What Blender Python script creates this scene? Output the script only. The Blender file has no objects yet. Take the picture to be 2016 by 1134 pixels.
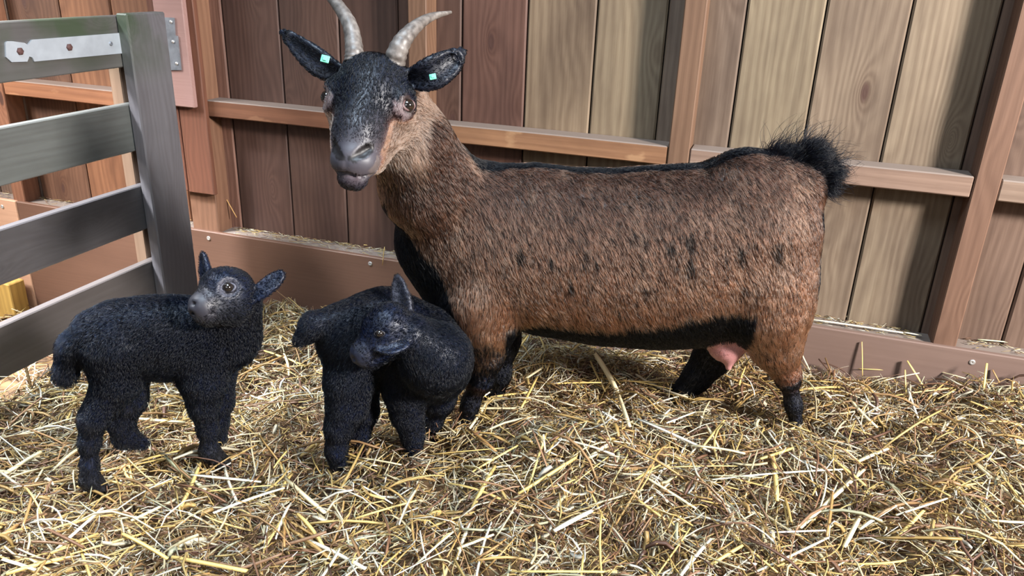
import bpy, bmesh, math, random
import numpy as np
from mathutils import Vector, Matrix
from mathutils.kdtree import KDTree

random.seed(7)
RNG = np.random.default_rng(11)
S = bpy.context.scene
COL = S.collection

# ------------------------------------------------------------------ camera
F, CX, CY = 1557.0, 1008.0, 567.0
PITCH, ROLL, YAW = math.radians(22.05), math.radians(2.19), math.radians(-17.85)
CAM = np.array([0.0, 0.0, 1.0])
_fw = np.array([math.sin(YAW)*math.cos(PITCH), math.cos(YAW)*math.cos(PITCH), -math.sin(PITCH)])
_r0 = np.array([math.cos(YAW), -math.sin(YAW), 0.0]); _u0 = np.cross(_r0, _fw)
_r = math.cos(ROLL)*_r0 + math.sin(ROLL)*_u0
_u = -math.sin(ROLL)*_r0 + math.cos(ROLL)*_u0
cam = bpy.data.objects.new('camera', bpy.data.cameras.new('camera'))
COL.objects.link(cam)
cam.matrix_world = Matrix(((_r[0], _u[0], -_fw[0], CAM[0]), (_r[1], _u[1], -_fw[1], CAM[1]),
                           (_r[2], _u[2], -_fw[2], CAM[2]), (0, 0, 0, 1)))
cam.data.sensor_width = 36.0
cam.data.lens = F/2016.0*36.0
cam.data.clip_start = 0.02
S.camera = cam

# ------------------------------------------------------------------ world, lights, exposure
S.view_settings.view_transform = 'Standard'
S.view_settings.look = 'None'
S.view_settings.gamma = 1.0
S.view_settings.use_curve_mapping = False
S.view_settings.exposure = 0.0
W = bpy.data.worlds.new('overcast_sky'); S.world = W; W.use_nodes = True
bg = W.node_tree.nodes['Background']
bg.inputs[0].default_value = (0.85, 0.92, 1.0, 1); bg.inputs[1].default_value = 0.09


def area_light(name, loc, target, sx, sy, power, colour):
    L = bpy.data.lights.new(name, 'AREA'); L.shape = 'RECTANGLE'; L.size = sx; L.size_y = sy
    L.energy = power; L.color = colour
    o = bpy.data.objects.new(name, L); COL.objects.link(o)
    o.location = loc
    o.rotation_euler = (Vector(target)-Vector(loc)).to_track_quat('-Z', 'Y').to_euler()
    return o


area_light('daylight_right_opening', (2.9, 0.35, 2.0), (-0.1, 2.0, 0.4), 0.5, 0.5, 470, (1.0, 0.955, 0.91))
area_light('daylight_front_door', (-0.7, -0.9, 1.7), (-0.6, 1.5, 0.2), 1.3, 0.9, 15, (0.90, 0.95, 1.0))
roof = area_light('daylight_roof_light', (-0.7, 0.75, 2.6), (-0.7, 1.2, 0.0), 1.1, 0.8, 30, (0.70, 0.86, 1.0)); roof.data.spread = math.radians(105)
yard = area_light('daylight_left_yard', (-3.3, 1.2, 1.5), (-2.5, 1.95, 0.05), 0.5, 0.5, 24, (1.0, 0.95, 0.90)); yard.data.spread = math.radians(85)
sky = area_light('daylight_left_skylight', (-2.75, 0.95, 2.4), (-1.95, 1.35, 0.0), 0.4, 0.4, 62, (0.92, 0.96, 1.0)); sky.data.spread = math.radians(48)




# ------------------------------------------------------------------ photograph to place
def ray(px, py):
    return _fw + (px-CX)/F*_r - (py-CY)/F*_u


def PD(px, py, d):
    return CAM + ray(px, py)*d


def PX(px, py, X):
    d = ray(px, py); return CAM + d*(X/d[0])


def PY(px, py, Y):
    d = ray(px, py); return CAM + d*(Y/d[1])


def PZ(px, py, Z):
    d = ray(px, py); return CAM + d*((Z-CAM[2])/d[2])


def depth_of(p):
    return float((np.asarray(p)-CAM) @ _fw)


def unit(v):
    v = np.asarray(v, float); return v/np.linalg.norm(v)


# ------------------------------------------------------------------ object helpers
def tag(o, label=None, cat=None, group=None, kind=None):
    if label: o['label'] = label
    if cat: o['category'] = cat
    if group: o['group'] = group
    if kind: o['kind'] = kind
    return o


def empty(name, loc=(0, 0, 0), parent=None):
    o = bpy.data.objects.new(name, None); o.empty_display_size = 0.1
    COL.objects.link(o); o.location = loc
    if parent: o.parent = parent
    return o


def link(name, me, mat, parent=None, loc=None):
    o = bpy.data.objects.new(name, me); COL.objects.link(o)
    if mat and len(me.materials) == 0: me.materials.append(mat)
    if parent: o.parent = parent
    if loc is not None: o.location = loc
    return o


def smooth(me):
    me.polygons.foreach_set('use_smooth', np.ones(len(me.polygons), bool))


def box_mesh(name, sx, sy, sz, bevel=0.003, wob=0.0, cuts=0):
    """box centred on its own origin, edges eased; wob makes a sawn board a little uneven"""
    bm = bmesh.new()
    bmesh.ops.create_cube(bm, size=1.0)
    bmesh.ops.scale(bm, vec=(sx, sy, sz), verts=bm.verts)
    if cuts:
        ax = int(np.argmax((sx, sy, sz)))
        es = [e for e in bm.edges if abs((e.verts[0].co-e.verts[1].co)[ax]) > 0.9*max(sx, sy, sz)]
        bmesh.ops.subdivide_edges(bm, edges=es, cuts=cuts, use_grid_fill=True)
        for v in bm.verts:
            t = v.co[ax]
            for k in range(3):
                if k != ax: v.co[k] += wob*math.sin(t*5.1+k*2+sx*40)*0.5 + random.uniform(-wob, wob)*0.15
    if bevel:
        es = [e for e in bm.edges if len(e.link_faces) == 2 and e.calc_face_angle() > 0.9]
        bmesh.ops.bevel(bm, geom=es, offset=bevel, segments=1, affect='EDGES')
    me = bpy.data.meshes.new(name); bm.to_mesh(me); bm.free()
    return me


def board(name, lo, hi, mat, parent=None, colour=None, bevel=0.003, wob=0.0, cuts=0, rot=None):
    lo = np.array(lo, float); hi = np.array(hi, float)
    me = box_mesh(name, *(hi-lo), bevel=bevel, wob=wob, cuts=cuts)
    o = link(name, me, mat, parent, loc=tuple((lo+hi)/2))
    if colour: o.color = (*colour, 1)
    if rot: o.rotation_euler = rot
    return o


# ------------------------------------------------------------------ materials
def new_mat(name):
    m = bpy.data.materials.new(name); m.use_nodes = True
    nt = m.node_tree
    return m, nt, nt.nodes['Principled BSDF'], nt.nodes, nt.links


def mathn(N, L, op, a, b=None, c=None):
    n = N.new('ShaderNodeMath'); n.operation = op
    for i, v in enumerate((a, b, c)):
        if v is None: continue
        if isinstance(v, (int, float)): n.inputs[i].default_value = v
        else: L.new(v, n.inputs[i])
    return n.outputs[0]


def ramp(N, L, fac, stops):
    n = N.new('ShaderNodeValToRGB')
    while len(n.color_ramp.elements) < len(stops): n.color_ramp.elements.new(0.5)
    for e, (p, c) in zip(n.color_ramp.elements, stops):
        e.position = p; e.color = c if len(c) == 4 else (*c, 1)
    L.new(fac, n.inputs[0]); return n.outputs[0]


def mixc(N, L, fac, a, b, mode='MIX'):
    n = N.new('ShaderNodeMix'); n.data_type = 'RGBA'; n.blend_type = mode
    for i, v in ((0, fac), (6, a), (7, b)):
        if isinstance(v, (int, float)): n.inputs[i].default_value = v
        elif isinstance(v, tuple): n.inputs[i].default_value = (*v, 1) if len(v) == 3 else v
        else: L.new(v, n.inputs[i])
    return n.outputs[2]


def wood_material(name, axis=2, knots=True, dirt=0.5, rough=0.62, grain=1.0, algae=False, spec=0.4, dust=0.0, face=1):
    """sawn softwood; the board's own colour comes from the object's colour setting"""
    m, nt, B, N, L = new_mat(name)
    tc = N.new('ShaderNodeTexCoord'); oi = N.new('ShaderNodeObjectInfo')
    off = N.new('ShaderNodeCombineXYZ')
    L.new(mathn(N, L, 'MULTIPLY', oi.outputs['Random'], 37.0), off.inputs[0])
    L.new(mathn(N, L, 'MULTIPLY', oi.outputs['Random'], 11.0), off.inputs[1])
    L.new(mathn(N, L, 'MULTIPLY', oi.outputs['Random'], 23.0), off.inputs[2])
    pos = N.new('ShaderNodeVectorMath'); pos.operation = 'ADD'
    L.new(tc.outputs['Object'], pos.inputs[0]); L.new(off.outputs[0], pos.inputs[1])
    sc = [1.0, 1.0, 1.0]; sc[axis] = 0.07

    def scaled(v, s):
        n = N.new('ShaderNodeVectorMath'); n.operation = 'MULTIPLY'
        L.new(v, n.inputs[0]); n.inputs[1].default_value = s; return n.outputs[0]
    # knots
    ks = [9.0, 9.0, 9.0]; ks[axis] = 3.4; ks[face] = 0.0
    vor = N.new('ShaderNodeTexVoronoi'); vor.inputs['Randomness'].default_value = 0.9; vor.inputs['Scale'].default_value = 1.0
    L.new(scaled(pos.outputs[0], ks), vor.inputs['Vector'])
    # grain bent round the knots
    bend = mathn(N, L, 'MULTIPLY', mathn(N, L, 'POWER', 2.718, mathn(N, L, 'MULTIPLY', vor.outputs['Distance'], -7.0)), 0.16 if knots else 0.0)
    nb = N.new('ShaderNodeTexNoise'); nb.inputs['Scale'].default_value = 5.0; nb.inputs['Detail'].default_value = 2
    L.new(scaled(pos.outputs[0], [sc[0], sc[1], sc[2]*3]), nb.inputs['Vector'])
    w = N.new('ShaderNodeSeparateXYZ'); L.new(pos.outputs[0], w.inputs[0])
    cross = mathn(N, L, 'ADD', w.outputs[(axis+1) % 3], w.outputs[(axis+2) % 3])
    band = mathn(N, L, 'ADD', mathn(N, L, 'MULTIPLY', cross, 1.0), mathn(N, L, 'ADD', mathn(N, L, 'MULTIPLY', nb.outputs['Fac'], 0.13), bend))
    ringv = mathn(N, L, 'SINE', mathn(N, L, 'MULTIPLY', band, mathn(N, L, 'MULTIPLY_ADD', oi.outputs['Random'], 190.0, 210.0)))
    ringv = mathn(N, L, 'MULTIPLY_ADD', ringv, 0.5, 0.5)
    fine = N.new('ShaderNodeTexNoise'); fine.inputs['Scale'].default_value = 170.0; fine.inputs['Detail'].default_value = 3
    sf = list(sc); sf[axis] = 0.03
    L.new(scaled(pos.outputs[0], sf), fine.inputs['Vector'])
    blot = N.new('ShaderNodeTexNoise'); blot.inputs['Scale'].default_value = 4.5; blot.inputs['Detail'].default_value = 5
    blot.inputs['Roughness'].default_value = 0.62
    sb = [1.0]*3; sb[axis] = 0.35
    L.new(scaled(pos.outputs[0], sb), blot.inputs['Vector'])
    base = oi.outputs['Color']
    g = mathn(N, L, 'ADD', mathn(N, L, 'MULTIPLY', ringv, 0.22*grain), mathn(N, L, 'MULTIPLY', fine.outputs['Fac'], 0.46*grain))
    c = mixc(N, L, g, base, mixc(N, L, 1.0, base, (0.34, 0.27, 0.24), 'MULTIPLY'))
    stain = ramp(N, L, blot.outputs['Fac'], [(0.42, (0, 0, 0)), (0.72, (1, 1, 1))])
    c = mixc(N, L, mathn(N, L, 'MULTIPLY', stain, dirt), c, mixc(N, L, 1.0, c, (0.36, 0.31, 0.32), 'MULTIPLY'))
    if knots:
        kr = N.new('ShaderNodeSeparateColor'); L.new(vor.outputs['Color'], kr.inputs[0])
        on = mathn(N, L, 'GREATER_THAN', kr.outputs[0], 0.42)
        k = ramp(N, L, vor.outputs['Distance'], [(0.085, (1, 1, 1)), (0.12, (0, 0, 0))])
        halo = ramp(N, L, vor.outputs['Distance'], [(0.08, (1, 1, 1)), (0.30, (0, 0, 0))])
        c = mixc(N, L, mathn(N, L, 'MULTIPLY', mathn(N, L, 'MULTIPLY', halo, on), 0.3), c, mixc(N, L, 1.0, c, (0.5, 0.33, 0.26), 'MULTIPLY'))
        c = mixc(N, L, mathn(N, L, 'MULTIPLY', mathn(N, L, 'MULTIPLY', k, on), 0.85), c, (0.055, 0.024, 0.018))
    if dust:
        pn = N.new('ShaderNodeTexNoise'); pn.inputs['Scale'].default_value = 9.0; pn.inputs['Detail'].default_value = 5
        L.new(scaled(pos.outputs[0], [0.5, 1, 1]), pn.inputs['Vector'])
        c = mixc(N, L, mathn(N, L, 'MULTIPLY', ramp(N, L, pn.outputs['Fac'], [(0.56, (0, 0, 0)), (0.60, (1, 1, 1))]), 0.45), c, mixc(N, L, 1.0, base, (1.35, 1.55, 1.6), 'MULTIPLY'))
        ge = N.new('ShaderNodeNewGeometry'); gs = N.new('ShaderNodeSeparateXYZ'); L.new(ge.outputs['True Normal'], gs.inputs[0])
        c = mixc(N, L, mathn(N, L, 'MULTIPLY', mathn(N, L, 'GREATER_THAN', gs.outputs[2], 0.7), dust), c, (0.20, 0.165, 0.145))
    if algae:
        an = N.new('ShaderNodeTexNoise'); an.inputs['Scale'].default_value = 6.0; an.inputs['Detail'].default_value = 4
        L.new(pos.outputs[0], an.inputs['Vector'])
        geo = N.new('ShaderNodeNewGeometry'); gp = N.new('ShaderNodeSeparateXYZ'); L.new(geo.outputs['Position'], gp.inputs[0])
        hi = mathn(N, L, 'MULTIPLY', mathn(N, L, 'SUBTRACT', gp.outputs[2], 0.64), 6.0)
        af = mathn(N, L, 'MULTIPLY', ramp(N, L, an.outputs['Fac'], [(0.38, (0, 0, 0)), (0.58, (1, 1, 1))]), hi)
        n = N.new('ShaderNodeClamp'); L.new(af, n.inputs[0])
        c = mixc(N, L, mathn(N, L, 'MULTIPLY', n.outputs[0], 0.75), c, (0.030, 0.050, 0.022))
    L.new(c, B.inputs['Base Color'])
    B.inputs['Roughness'].default_value = rough
    B.inputs['Specular IOR Level'].default_value = spec
    bp = N.new('ShaderNodeBump'); bp.inputs['Strength'].default_value = 0.35; bp.inputs['Distance'].default_value = 0.002
    L.new(g, bp.inputs['Height']); L.new(bp.outputs[0], B.inputs['Normal'])
    return m


M_PLANK = wood_material('plank_wood', axis=2, dirt=0.75, grain=1.2)
M_STUD = wood_material('stud_wood', axis=2, dirt=0.5)
M_RAIL = wood_material('rail_wood', axis=0, dirt=0.75, knots=False, dust=0.85)
M_KICK = wood_material('kick_plywood', axis=0, knots=False, dirt=0.25, grain=0.35, rough=0.6)
M_GATE = wood_material('gate_wood', axis=1, dirt=0.5, grain=0.6, rough=0.42, algae=True, spec=0.5, face=0)
M_GATEPOST = wood_material('gate_post_wood', axis=2, dirt=0.5, grain=0.6, rough=0.42, algae=True, spec=0.5, face=0)


def plain_material(name, colour, rough=0.5, metal=0.0, spec=0.5, noise=0.0, nscale=40, dark=(0.3, 0.3, 0.3)):
    m, nt, B, N, L = new_mat(name)
    B.inputs['Base Color'].default_value = (*colour, 1)
    B.inputs['Roughness'].default_value = rough; B.inputs['Metallic'].default_value = metal
    B.inputs['Specular IOR Level'].default_value = spec
    if noise:
        n = N.new('ShaderNodeTexNoise'); n.inputs['Scale'].default_value = nscale; n.inputs['Detail'].default_value = 4
        tc = N.new('ShaderNodeTexCoord'); L.new(tc.outputs['Object'], n.inputs['Vector'])
        f = ramp(N, L, n.outputs['Fac'], [(0.35, (0, 0, 0)), (0.7, (1, 1, 1))])
        L.new(mixc(N, L, mathn(N, L, 'MULTIPLY', f, noise), colour, tuple(a*b for a, b in zip(colour, dark))), B.inputs['Base Color'])
    return m


M_ZINC = plain_material('zinc_plate', (0.55, 0.60, 0.66), 0.42, 0.55, noise=0.35, nscale=30, dark=(0.6, 0.6, 0.62))
M_ZINC_DULL = plain_material('dull_zinc', (0.30, 0.32, 0.36), 0.45, 0.6, noise=0.5, nscale=40)
M_RUST = plain_material('rusty_steel', (0.10, 0.045, 0.04), 0.7, 0.2, noise=0.6, nscale=200)
M_SCREW = plain_material('screw_steel', (0.62, 0.60, 0.58), 0.35, 0.7)
M_HOLE = plain_material('screw_recess', (0.02, 0.02, 0.02), 0.8)

# ------------------------------------------------------------------ the setting: back wall
YK, YP = 2.20, 2.275                     # face of rails and kick boards, face of planks
wall = empty('wall_back', (0, YP, 0)); tag(wall, kind='structure')


def wpart(name, lo, hi, mat, colour, **k):
    o = board(name, lo, hi, mat, None, colour, **k)
    o.parent = wall; o.matrix_parent_inverse = Matrix.Translation((0, -YP, 0))
    return o


def lerp3(a, b, t):
    return tuple(x+(y-x)*t for x, y in zip(a, b))


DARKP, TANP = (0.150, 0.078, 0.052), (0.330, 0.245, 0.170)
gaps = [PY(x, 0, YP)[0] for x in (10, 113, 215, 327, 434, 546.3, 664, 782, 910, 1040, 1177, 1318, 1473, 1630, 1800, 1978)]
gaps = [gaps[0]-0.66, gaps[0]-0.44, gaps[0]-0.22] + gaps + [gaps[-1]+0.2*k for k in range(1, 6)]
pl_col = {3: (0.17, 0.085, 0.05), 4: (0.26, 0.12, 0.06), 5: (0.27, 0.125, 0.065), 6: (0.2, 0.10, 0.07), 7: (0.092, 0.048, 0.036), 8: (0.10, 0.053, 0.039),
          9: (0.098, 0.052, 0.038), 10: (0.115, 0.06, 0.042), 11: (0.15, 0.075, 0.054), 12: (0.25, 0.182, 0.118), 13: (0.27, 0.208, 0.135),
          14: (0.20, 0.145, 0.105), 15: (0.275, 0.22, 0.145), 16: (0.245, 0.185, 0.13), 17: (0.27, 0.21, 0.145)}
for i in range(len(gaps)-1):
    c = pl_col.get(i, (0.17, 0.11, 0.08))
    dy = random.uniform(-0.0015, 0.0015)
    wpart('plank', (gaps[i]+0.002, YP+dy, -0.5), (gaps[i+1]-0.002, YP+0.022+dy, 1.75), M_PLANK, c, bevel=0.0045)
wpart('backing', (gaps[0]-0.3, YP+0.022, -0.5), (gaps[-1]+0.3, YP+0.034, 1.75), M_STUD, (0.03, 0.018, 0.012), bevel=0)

STUD = (0.20, 0.11, 0.066)
studs = []
x0, x1 = PY(806, 50, YK)[0], PY(839, 50, YK)[0]
studs.append((x0-0.006, x1, YK, STUD))
x0, x1 = PY(1348, 0, YK)[0], PY(1390, 0, YK)[0]
studs.append((x0, x1+0.004, YK, (0.20, 0.115, 0.07)))
x0, x1 = PY(1908, 400, YK)[0], PY(1960, 400, YK)[0]
studs.append((x0, x1, YK, (0.18, 0.10, 0.066)))
xl0, xl1 = PY(395, 400, YK)[0], PY(425, 400, YK)[0]
studs.append((xl0-0.045, xl1, YK, (0.24, 0.125, 0.075)))
studs.append((xl0-0.88, xl0-0.82, YK, (0.30, 0.14, 0.08)))
studs.append((1.22, 1.28, YK, STUD))
for a, b, y, c in studs:
    wpart('stud', (a, y, 0.09), (b, YP, 1.75), M_STUD, c, bevel=0.003, wob=0.002, cuts=6)
studs.sort()
# horizontal rails between the studs
rail_cols = {1: (0.30, 0.125, 0.06), 2: (0.40, 0.19, 0.085), 3: (0.40, 0.225, 0.14)}
edges = [(-3.6, studs[0][0])] + [(studs[i][1], studs[i+1][0]) for i in range(len(studs)-1)] + [(studs[-1][1], 1.9)]
for i, (a, b) in enumerate(edges):
    col = {0: (0.32, 0.14, 0.07), 1: (0.34, 0.15, 0.075), 2: (0.21, 0.092, 0.05), 3: (0.33, 0.17, 0.088), 4: (0.27, 0.18, 0.135), 5: (0.28, 0.20, 0.15), 6: (0.4, 0.2, 0.1)}[i]
    wpart('rail', (a+0.002, YK+0.003, 0.503), (b-0.002, YP, 0.557), M_RAIL, col, bevel=0.003, wob=0.0015, cuts=6)
# boards nailed over the left stud
bx1 = PY(421, 375, YK-0.02)[0]; bx0 = PY(350, 375, YK-0.02)[0]
wpart('nailed_board', (bx0-0.03, YK-0.022, PY(400, 380, YK-0.022)[2]), (bx0+0.045, YK, 1.7), M_STUD, (0.185, 0.072, 0.044), bevel=0.003)
wpart('nailed_board', (bx0+0.047, YK-0.022, PY(400, 380, YK-0.022)[2]-0.004), (bx1, YK-0.001, 1.7), M_STUD, (0.17, 0.068, 0.04), bevel=0.003, wob=0.002, cuts=8)
pk = wpart('nailed_board', (PY(318, 150, YK-0.044)[0], YK-0.044, PY(360, 211, YK-0.044)[2]), (PY(381, 205, YK-0.044)[0], YK-0.0225, 1.7), M_KICK, (0.32, 0.19, 0.17), bevel=0.003)
pk['label'] = 'pale pink painted board'
# kick boards, ledge on top of them
ks = [-3.7, PY(40, 415, YK)[0], -0.62, 0.95, 1.9]
kc = [(0.50, 0.30, 0.20), (0.14, 0.072, 0.047), (0.175, 0.115, 0.094), (0.18, 0.12, 0.10)]  # leftmost board lighter: the daylight falling there is put into its colour
for i in range(4):
    kb = wpart('kick_board', (ks[i]+0.0015, YK-0.012, -0.5), (ks[i+1]-0.0015, YK+0.006, 0.099), M_KICK, kc[i], bevel=0.003)
    wpart('ledge', (ks[i]+0.001, YK+0.006, 0.05), (ks[i+1]-0.001, YP, 0.094), M_RAIL, (0.20, 0.125, 0.095), bevel=0.002)


def disc_mesh(name, r, h, seg=16, dome=0.3, hexa=False, recess=True):
    bm = bmesh.new(); n = 6 if hexa else seg
    prof = [(r, 0), (r, h*0.6), (r*0.8, h)] + ([(r*0.42, h), (r*0.3, h*0.35)] if recess else [(r*0.4, h*1.25)])
    rings = [[bm.verts.new((rr*math.cos(2*math.pi*k/n), -z, rr*math.sin(2*math.pi*k/n))) for k in range(n)] for rr, z in prof]
    for a, b in zip(rings, rings[1:]):
        for k in range(n): bm.faces.new((a[k], a[(k+1) % n], b[(k+1) % n], b[k]))
    bm.faces.new(rings[-1])
    bmesh.ops.recalc_face_normals(bm, faces=bm.faces)
    me = bpy.data.meshes.new(name); bm.to_mesh(me); bm.free(); return me


screw_me = disc_mesh('screw', 0.0075, 0.003)
screw_me.materials.append(M_SCREW)
for px, py in ((411, 469), (729, 519), (1914, 713), (5, 407)):
    p = PY(px, py, YK-0.012)
    o = link('screw', screw_me, None, loc=tuple(p)); o.parent = wall; o.matrix_parent_inverse = Matrix.Translation((0, -YP, 0))
# yellow wooden block standing behind the gate
q0, q1 = PY(-70, 620, 2.10), PY(17, 561, 2.10)
yb_ = board('wooden_block', (q0[0], 2.10, -0.372), (q1[0], 2.17, q1[2]), M_STUD, None, (0.62, 0.40, 0.11), bevel=0.004)
tag(yb_, 'yellow wooden block behind the gate at the left edge of the photo', 'block')

# ------------------------------------------------------------------ ground
GC_PTS = np.array([(-1.6, 2.2, -.14), (-1.0, 2.2, -.12), (-.4, 2.2, -.085), (.3, 2.2, -.035), (.8, 2.2, .02), (-1.75, 1.2, -.06), (-1.2, 1.05, -.04),
                   (-.9, 1.3, -.05), (-.65, 1.65, -.06), (-.3, 1.5, .015), (.2, 1.75, -.005), (.55, 1.5, .02), (0, 1.1, .0), (-.5, .9, 0), (.6, 1.0, .02),
                   (-1.1, .7, -.01), (-2.6, 1.5, -.26), (-2.1, 1.8, -.26), (-2.4, 2.2, -.27), (-2.15, 1.2, -.22), (-2.0, 2.15, -.24), (-3.2, 2, -.28), (-.35, 1.9, -.03), (-1.3, 1.7, -.09), (1.5, 1.5, .03), (-2.6, .5, -.08), (0, .2, 0), (1.5, .3, 0)])


def ground_z(x, y):
    x = np.asarray(x, float); y = np.asarray(y, float)
    d2 = (x[..., None]-GC_PTS[:, 0])**2 + (y[..., None]-GC_PTS[:, 1])**2 + 0.02
    w = 1/d2**1.6
    z = (w*GC_PTS[:, 2]).sum(-1)/w.sum(-1)
    z = z + np.clip((-1.76-x)/0.14, 0, 1)*(-0.37-z)
    z = z + 0.013*np.sin(x*13+y*5+1)*np.sin(y*11-x*4) + 0.010*np.sin(x*27+2)*np.sin(y*23+x*9) + 0.004*np.sin(x*61+y*17)*np.sin(y*53-x*21)
    return z


def grid_mesh(name, xs, ys, fz):
    X, Y = np.meshgrid(xs, ys); Z = fz(X, Y)
    v = np.stack([X, Y, Z], -1).reshape(-1, 3); nx, ny = len(xs), len(ys)
    i = (np.arange(ny-1)[:, None]*nx + np.arange(nx-1)[None]).ravel()
    f = np.stack([i, i+1, i+1+nx, i+nx], -1)
    me = bpy.data.meshes.new(name); me.from_pydata(v.tolist(), [], f.tolist()); smooth(me); return me


m, nt, B, N, L = new_mat('trodden_bedding')
n1 = N.new('ShaderNodeTexNoise'); n1.inputs['Scale'].default_value = 60; n1.inputs['Detail'].default_value = 6
L.new(ramp(N, L, n1.outputs['Fac'], [(0.35, (0.05, 0.025, 0.012)), (0.65, (0.2, 0.115, 0.05))]), B.inputs['Base Color'])
B.inputs['Roughness'].default_value = 0.9
M_GROUND = m
fl = link('floor', grid_mesh('floor', np.linspace(-3.6, 1.9, 160), np.linspace(-0.8, 2.22, 110), lambda x, y: ground_z(x, y)-0.012), M_GROUND)
tag(fl, kind='structure')

# ------------------------------------------------------------------ straw
m, nt, B, N, L = new_mat('straw')
at = N.new('ShaderNodeAttribute'); at.attribute_name = 'col'
L.new(at.outputs['Color'], B.inputs['Base Color'])
B.inputs['Roughness'].default_value = 0.42; B.inputs['Specular IOR Level'].default_value = 0.45
tr = N.new('ShaderNodeBsdfTranslucent'); L.new(at.outputs['Color'], tr.inputs[0])
mx = N.new('ShaderNodeMixShader'); mx.inputs[0].default_value = 0.12
L.new(B.outputs[0], mx.inputs[1]); L.new(tr.outputs[0], mx.inputs[2]); L.new(mx.outputs[0], nt.nodes['Material Output'].inputs[0])
M_STRAW = m
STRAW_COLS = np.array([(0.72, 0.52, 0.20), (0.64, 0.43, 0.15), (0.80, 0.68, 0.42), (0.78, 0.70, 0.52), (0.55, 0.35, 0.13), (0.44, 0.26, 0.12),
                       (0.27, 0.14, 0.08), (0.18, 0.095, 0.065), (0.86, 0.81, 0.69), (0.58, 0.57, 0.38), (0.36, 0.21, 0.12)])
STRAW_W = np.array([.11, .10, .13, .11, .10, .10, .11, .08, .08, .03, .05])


def value_noise(P, scale, seed=0):
    q = P*scale+seed*17.13; i = np.floor(q).astype(np.int64); f = q-i; f = f*f*(3-2*f)
    out = 0
    for a in (0, 1):
        for b in (0, 1):
            for c in (0, 1):
                h = (i[:, 0]+a)*374761393+(i[:, 1]+b)*668265263+(i[:, 2]+c)*2147483647+seed*144665
                h = (h ^ (h >> 13))*1274126177; h = (h ^ (h >> 16)) & 0xFFFF
                w = (f[:, 0] if a else 1-f[:, 0])*(f[:, 1] if b else 1-f[:, 1])*(f[:, 2] if c else 1-f[:, 2])
                out = out+w*(h/65535.0)
    return out


def straw_arrays(c, yaw, pitch, roll, length, width, thick, bend, col, segs=2):
    """many flattened stalks as one set of arrays: hexagonless 4-sided tubes along a bent line"""
    n = len(c)
    d = np.stack([np.cos(yaw)*np.cos(pitch), np.sin(yaw)*np.cos(pitch), np.sin(pitch)], -1)
    sd = np.stack([-np.sin(yaw), np.cos(yaw), np.zeros(n)], -1)
    up = np.cross(d, sd)
    a = np.cos(roll)[:, None]*sd + np.sin(roll)[:, None]*up
    b = -np.sin(roll)[:, None]*sd + np.cos(roll)[:, None]*up
    rings = segs+1
    V = np.empty((n, rings, 4, 3))
    for k in range(rings):
        t = k/segs-0.5
        p = c + d*(length*t)[:, None] + (a*bend[:, 0:1] + up*bend[:, 1:2])*((0.25-t*t)*length)[:, None]
        tw = 1.0 if 0 < k < segs else 0.8
        V[:, k, 0] = p + a*(width*tw)[:, None]*0.5
        V[:, k, 1] = p + b*(thick*tw)[:, None]*0.5
        V[:, k, 2] = p - a*(width*tw)[:, None]*0.5
        V[:, k, 3] = p - b*(thick*tw)[:, None]*0.5
    base = (np.arange(n)*rings*4)[:, None]
    fs = []
    for k in range(segs):
        for j in range(4):
            j2 = (j+1) % 4
            fs.append([k*4+j, k*4+j2, (k+1)*4+j2, (k+1)*4+j])
    fs.append([3, 2, 1, 0]); fs.append([segs*4+q for q in range(4)])
    fs = np.array(fs)
    Fc = (base[:, :, None] + fs[None]).reshape(-1, 4)
    C = np.repeat(col, rings*4, axis=0)
    return V.reshape(-1, 3), Fc, C


def mesh_np(name, V, Fq, C=None, sm=False):
    me = bpy.data.meshes.new(name)
    nf, k = Fq.shape
    me.vertices.add(len(V)); me.vertices.foreach_set('co', np.ascontiguousarray(V, np.float32).ravel())
    me.loops.add(nf*k); me.loops.foreach_set('vertex_index', np.ascontiguousarray(Fq, np.int32).ravel())
    me.polygons.add(nf); me.polygons.foreach_set('loop_start', np.arange(nf, dtype=np.int32)*k)
    if sm: me.polygons.foreach_set('use_smooth', np.ones(nf, bool))
    if C is not None:
        at = me.color_attributes.new('col', 'FLOAT_COLOR', 'POINT')
        at.data.foreach_set('color', np.concatenate([C, np.ones((len(C), 1))], 1).astype(np.float32).ravel())
    me.update(calc_edges=True); me.validate()
    return me


def straw_colour(n, bright=1.0):
    c = STRAW_COLS[RNG.choice(len(STRAW_COLS), n, p=STRAW_W/STRAW_W.sum())]
    return np.clip(c*RNG.uniform(0.75, 1.12, (n, 1))*bright, 0, 0.95)


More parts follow.
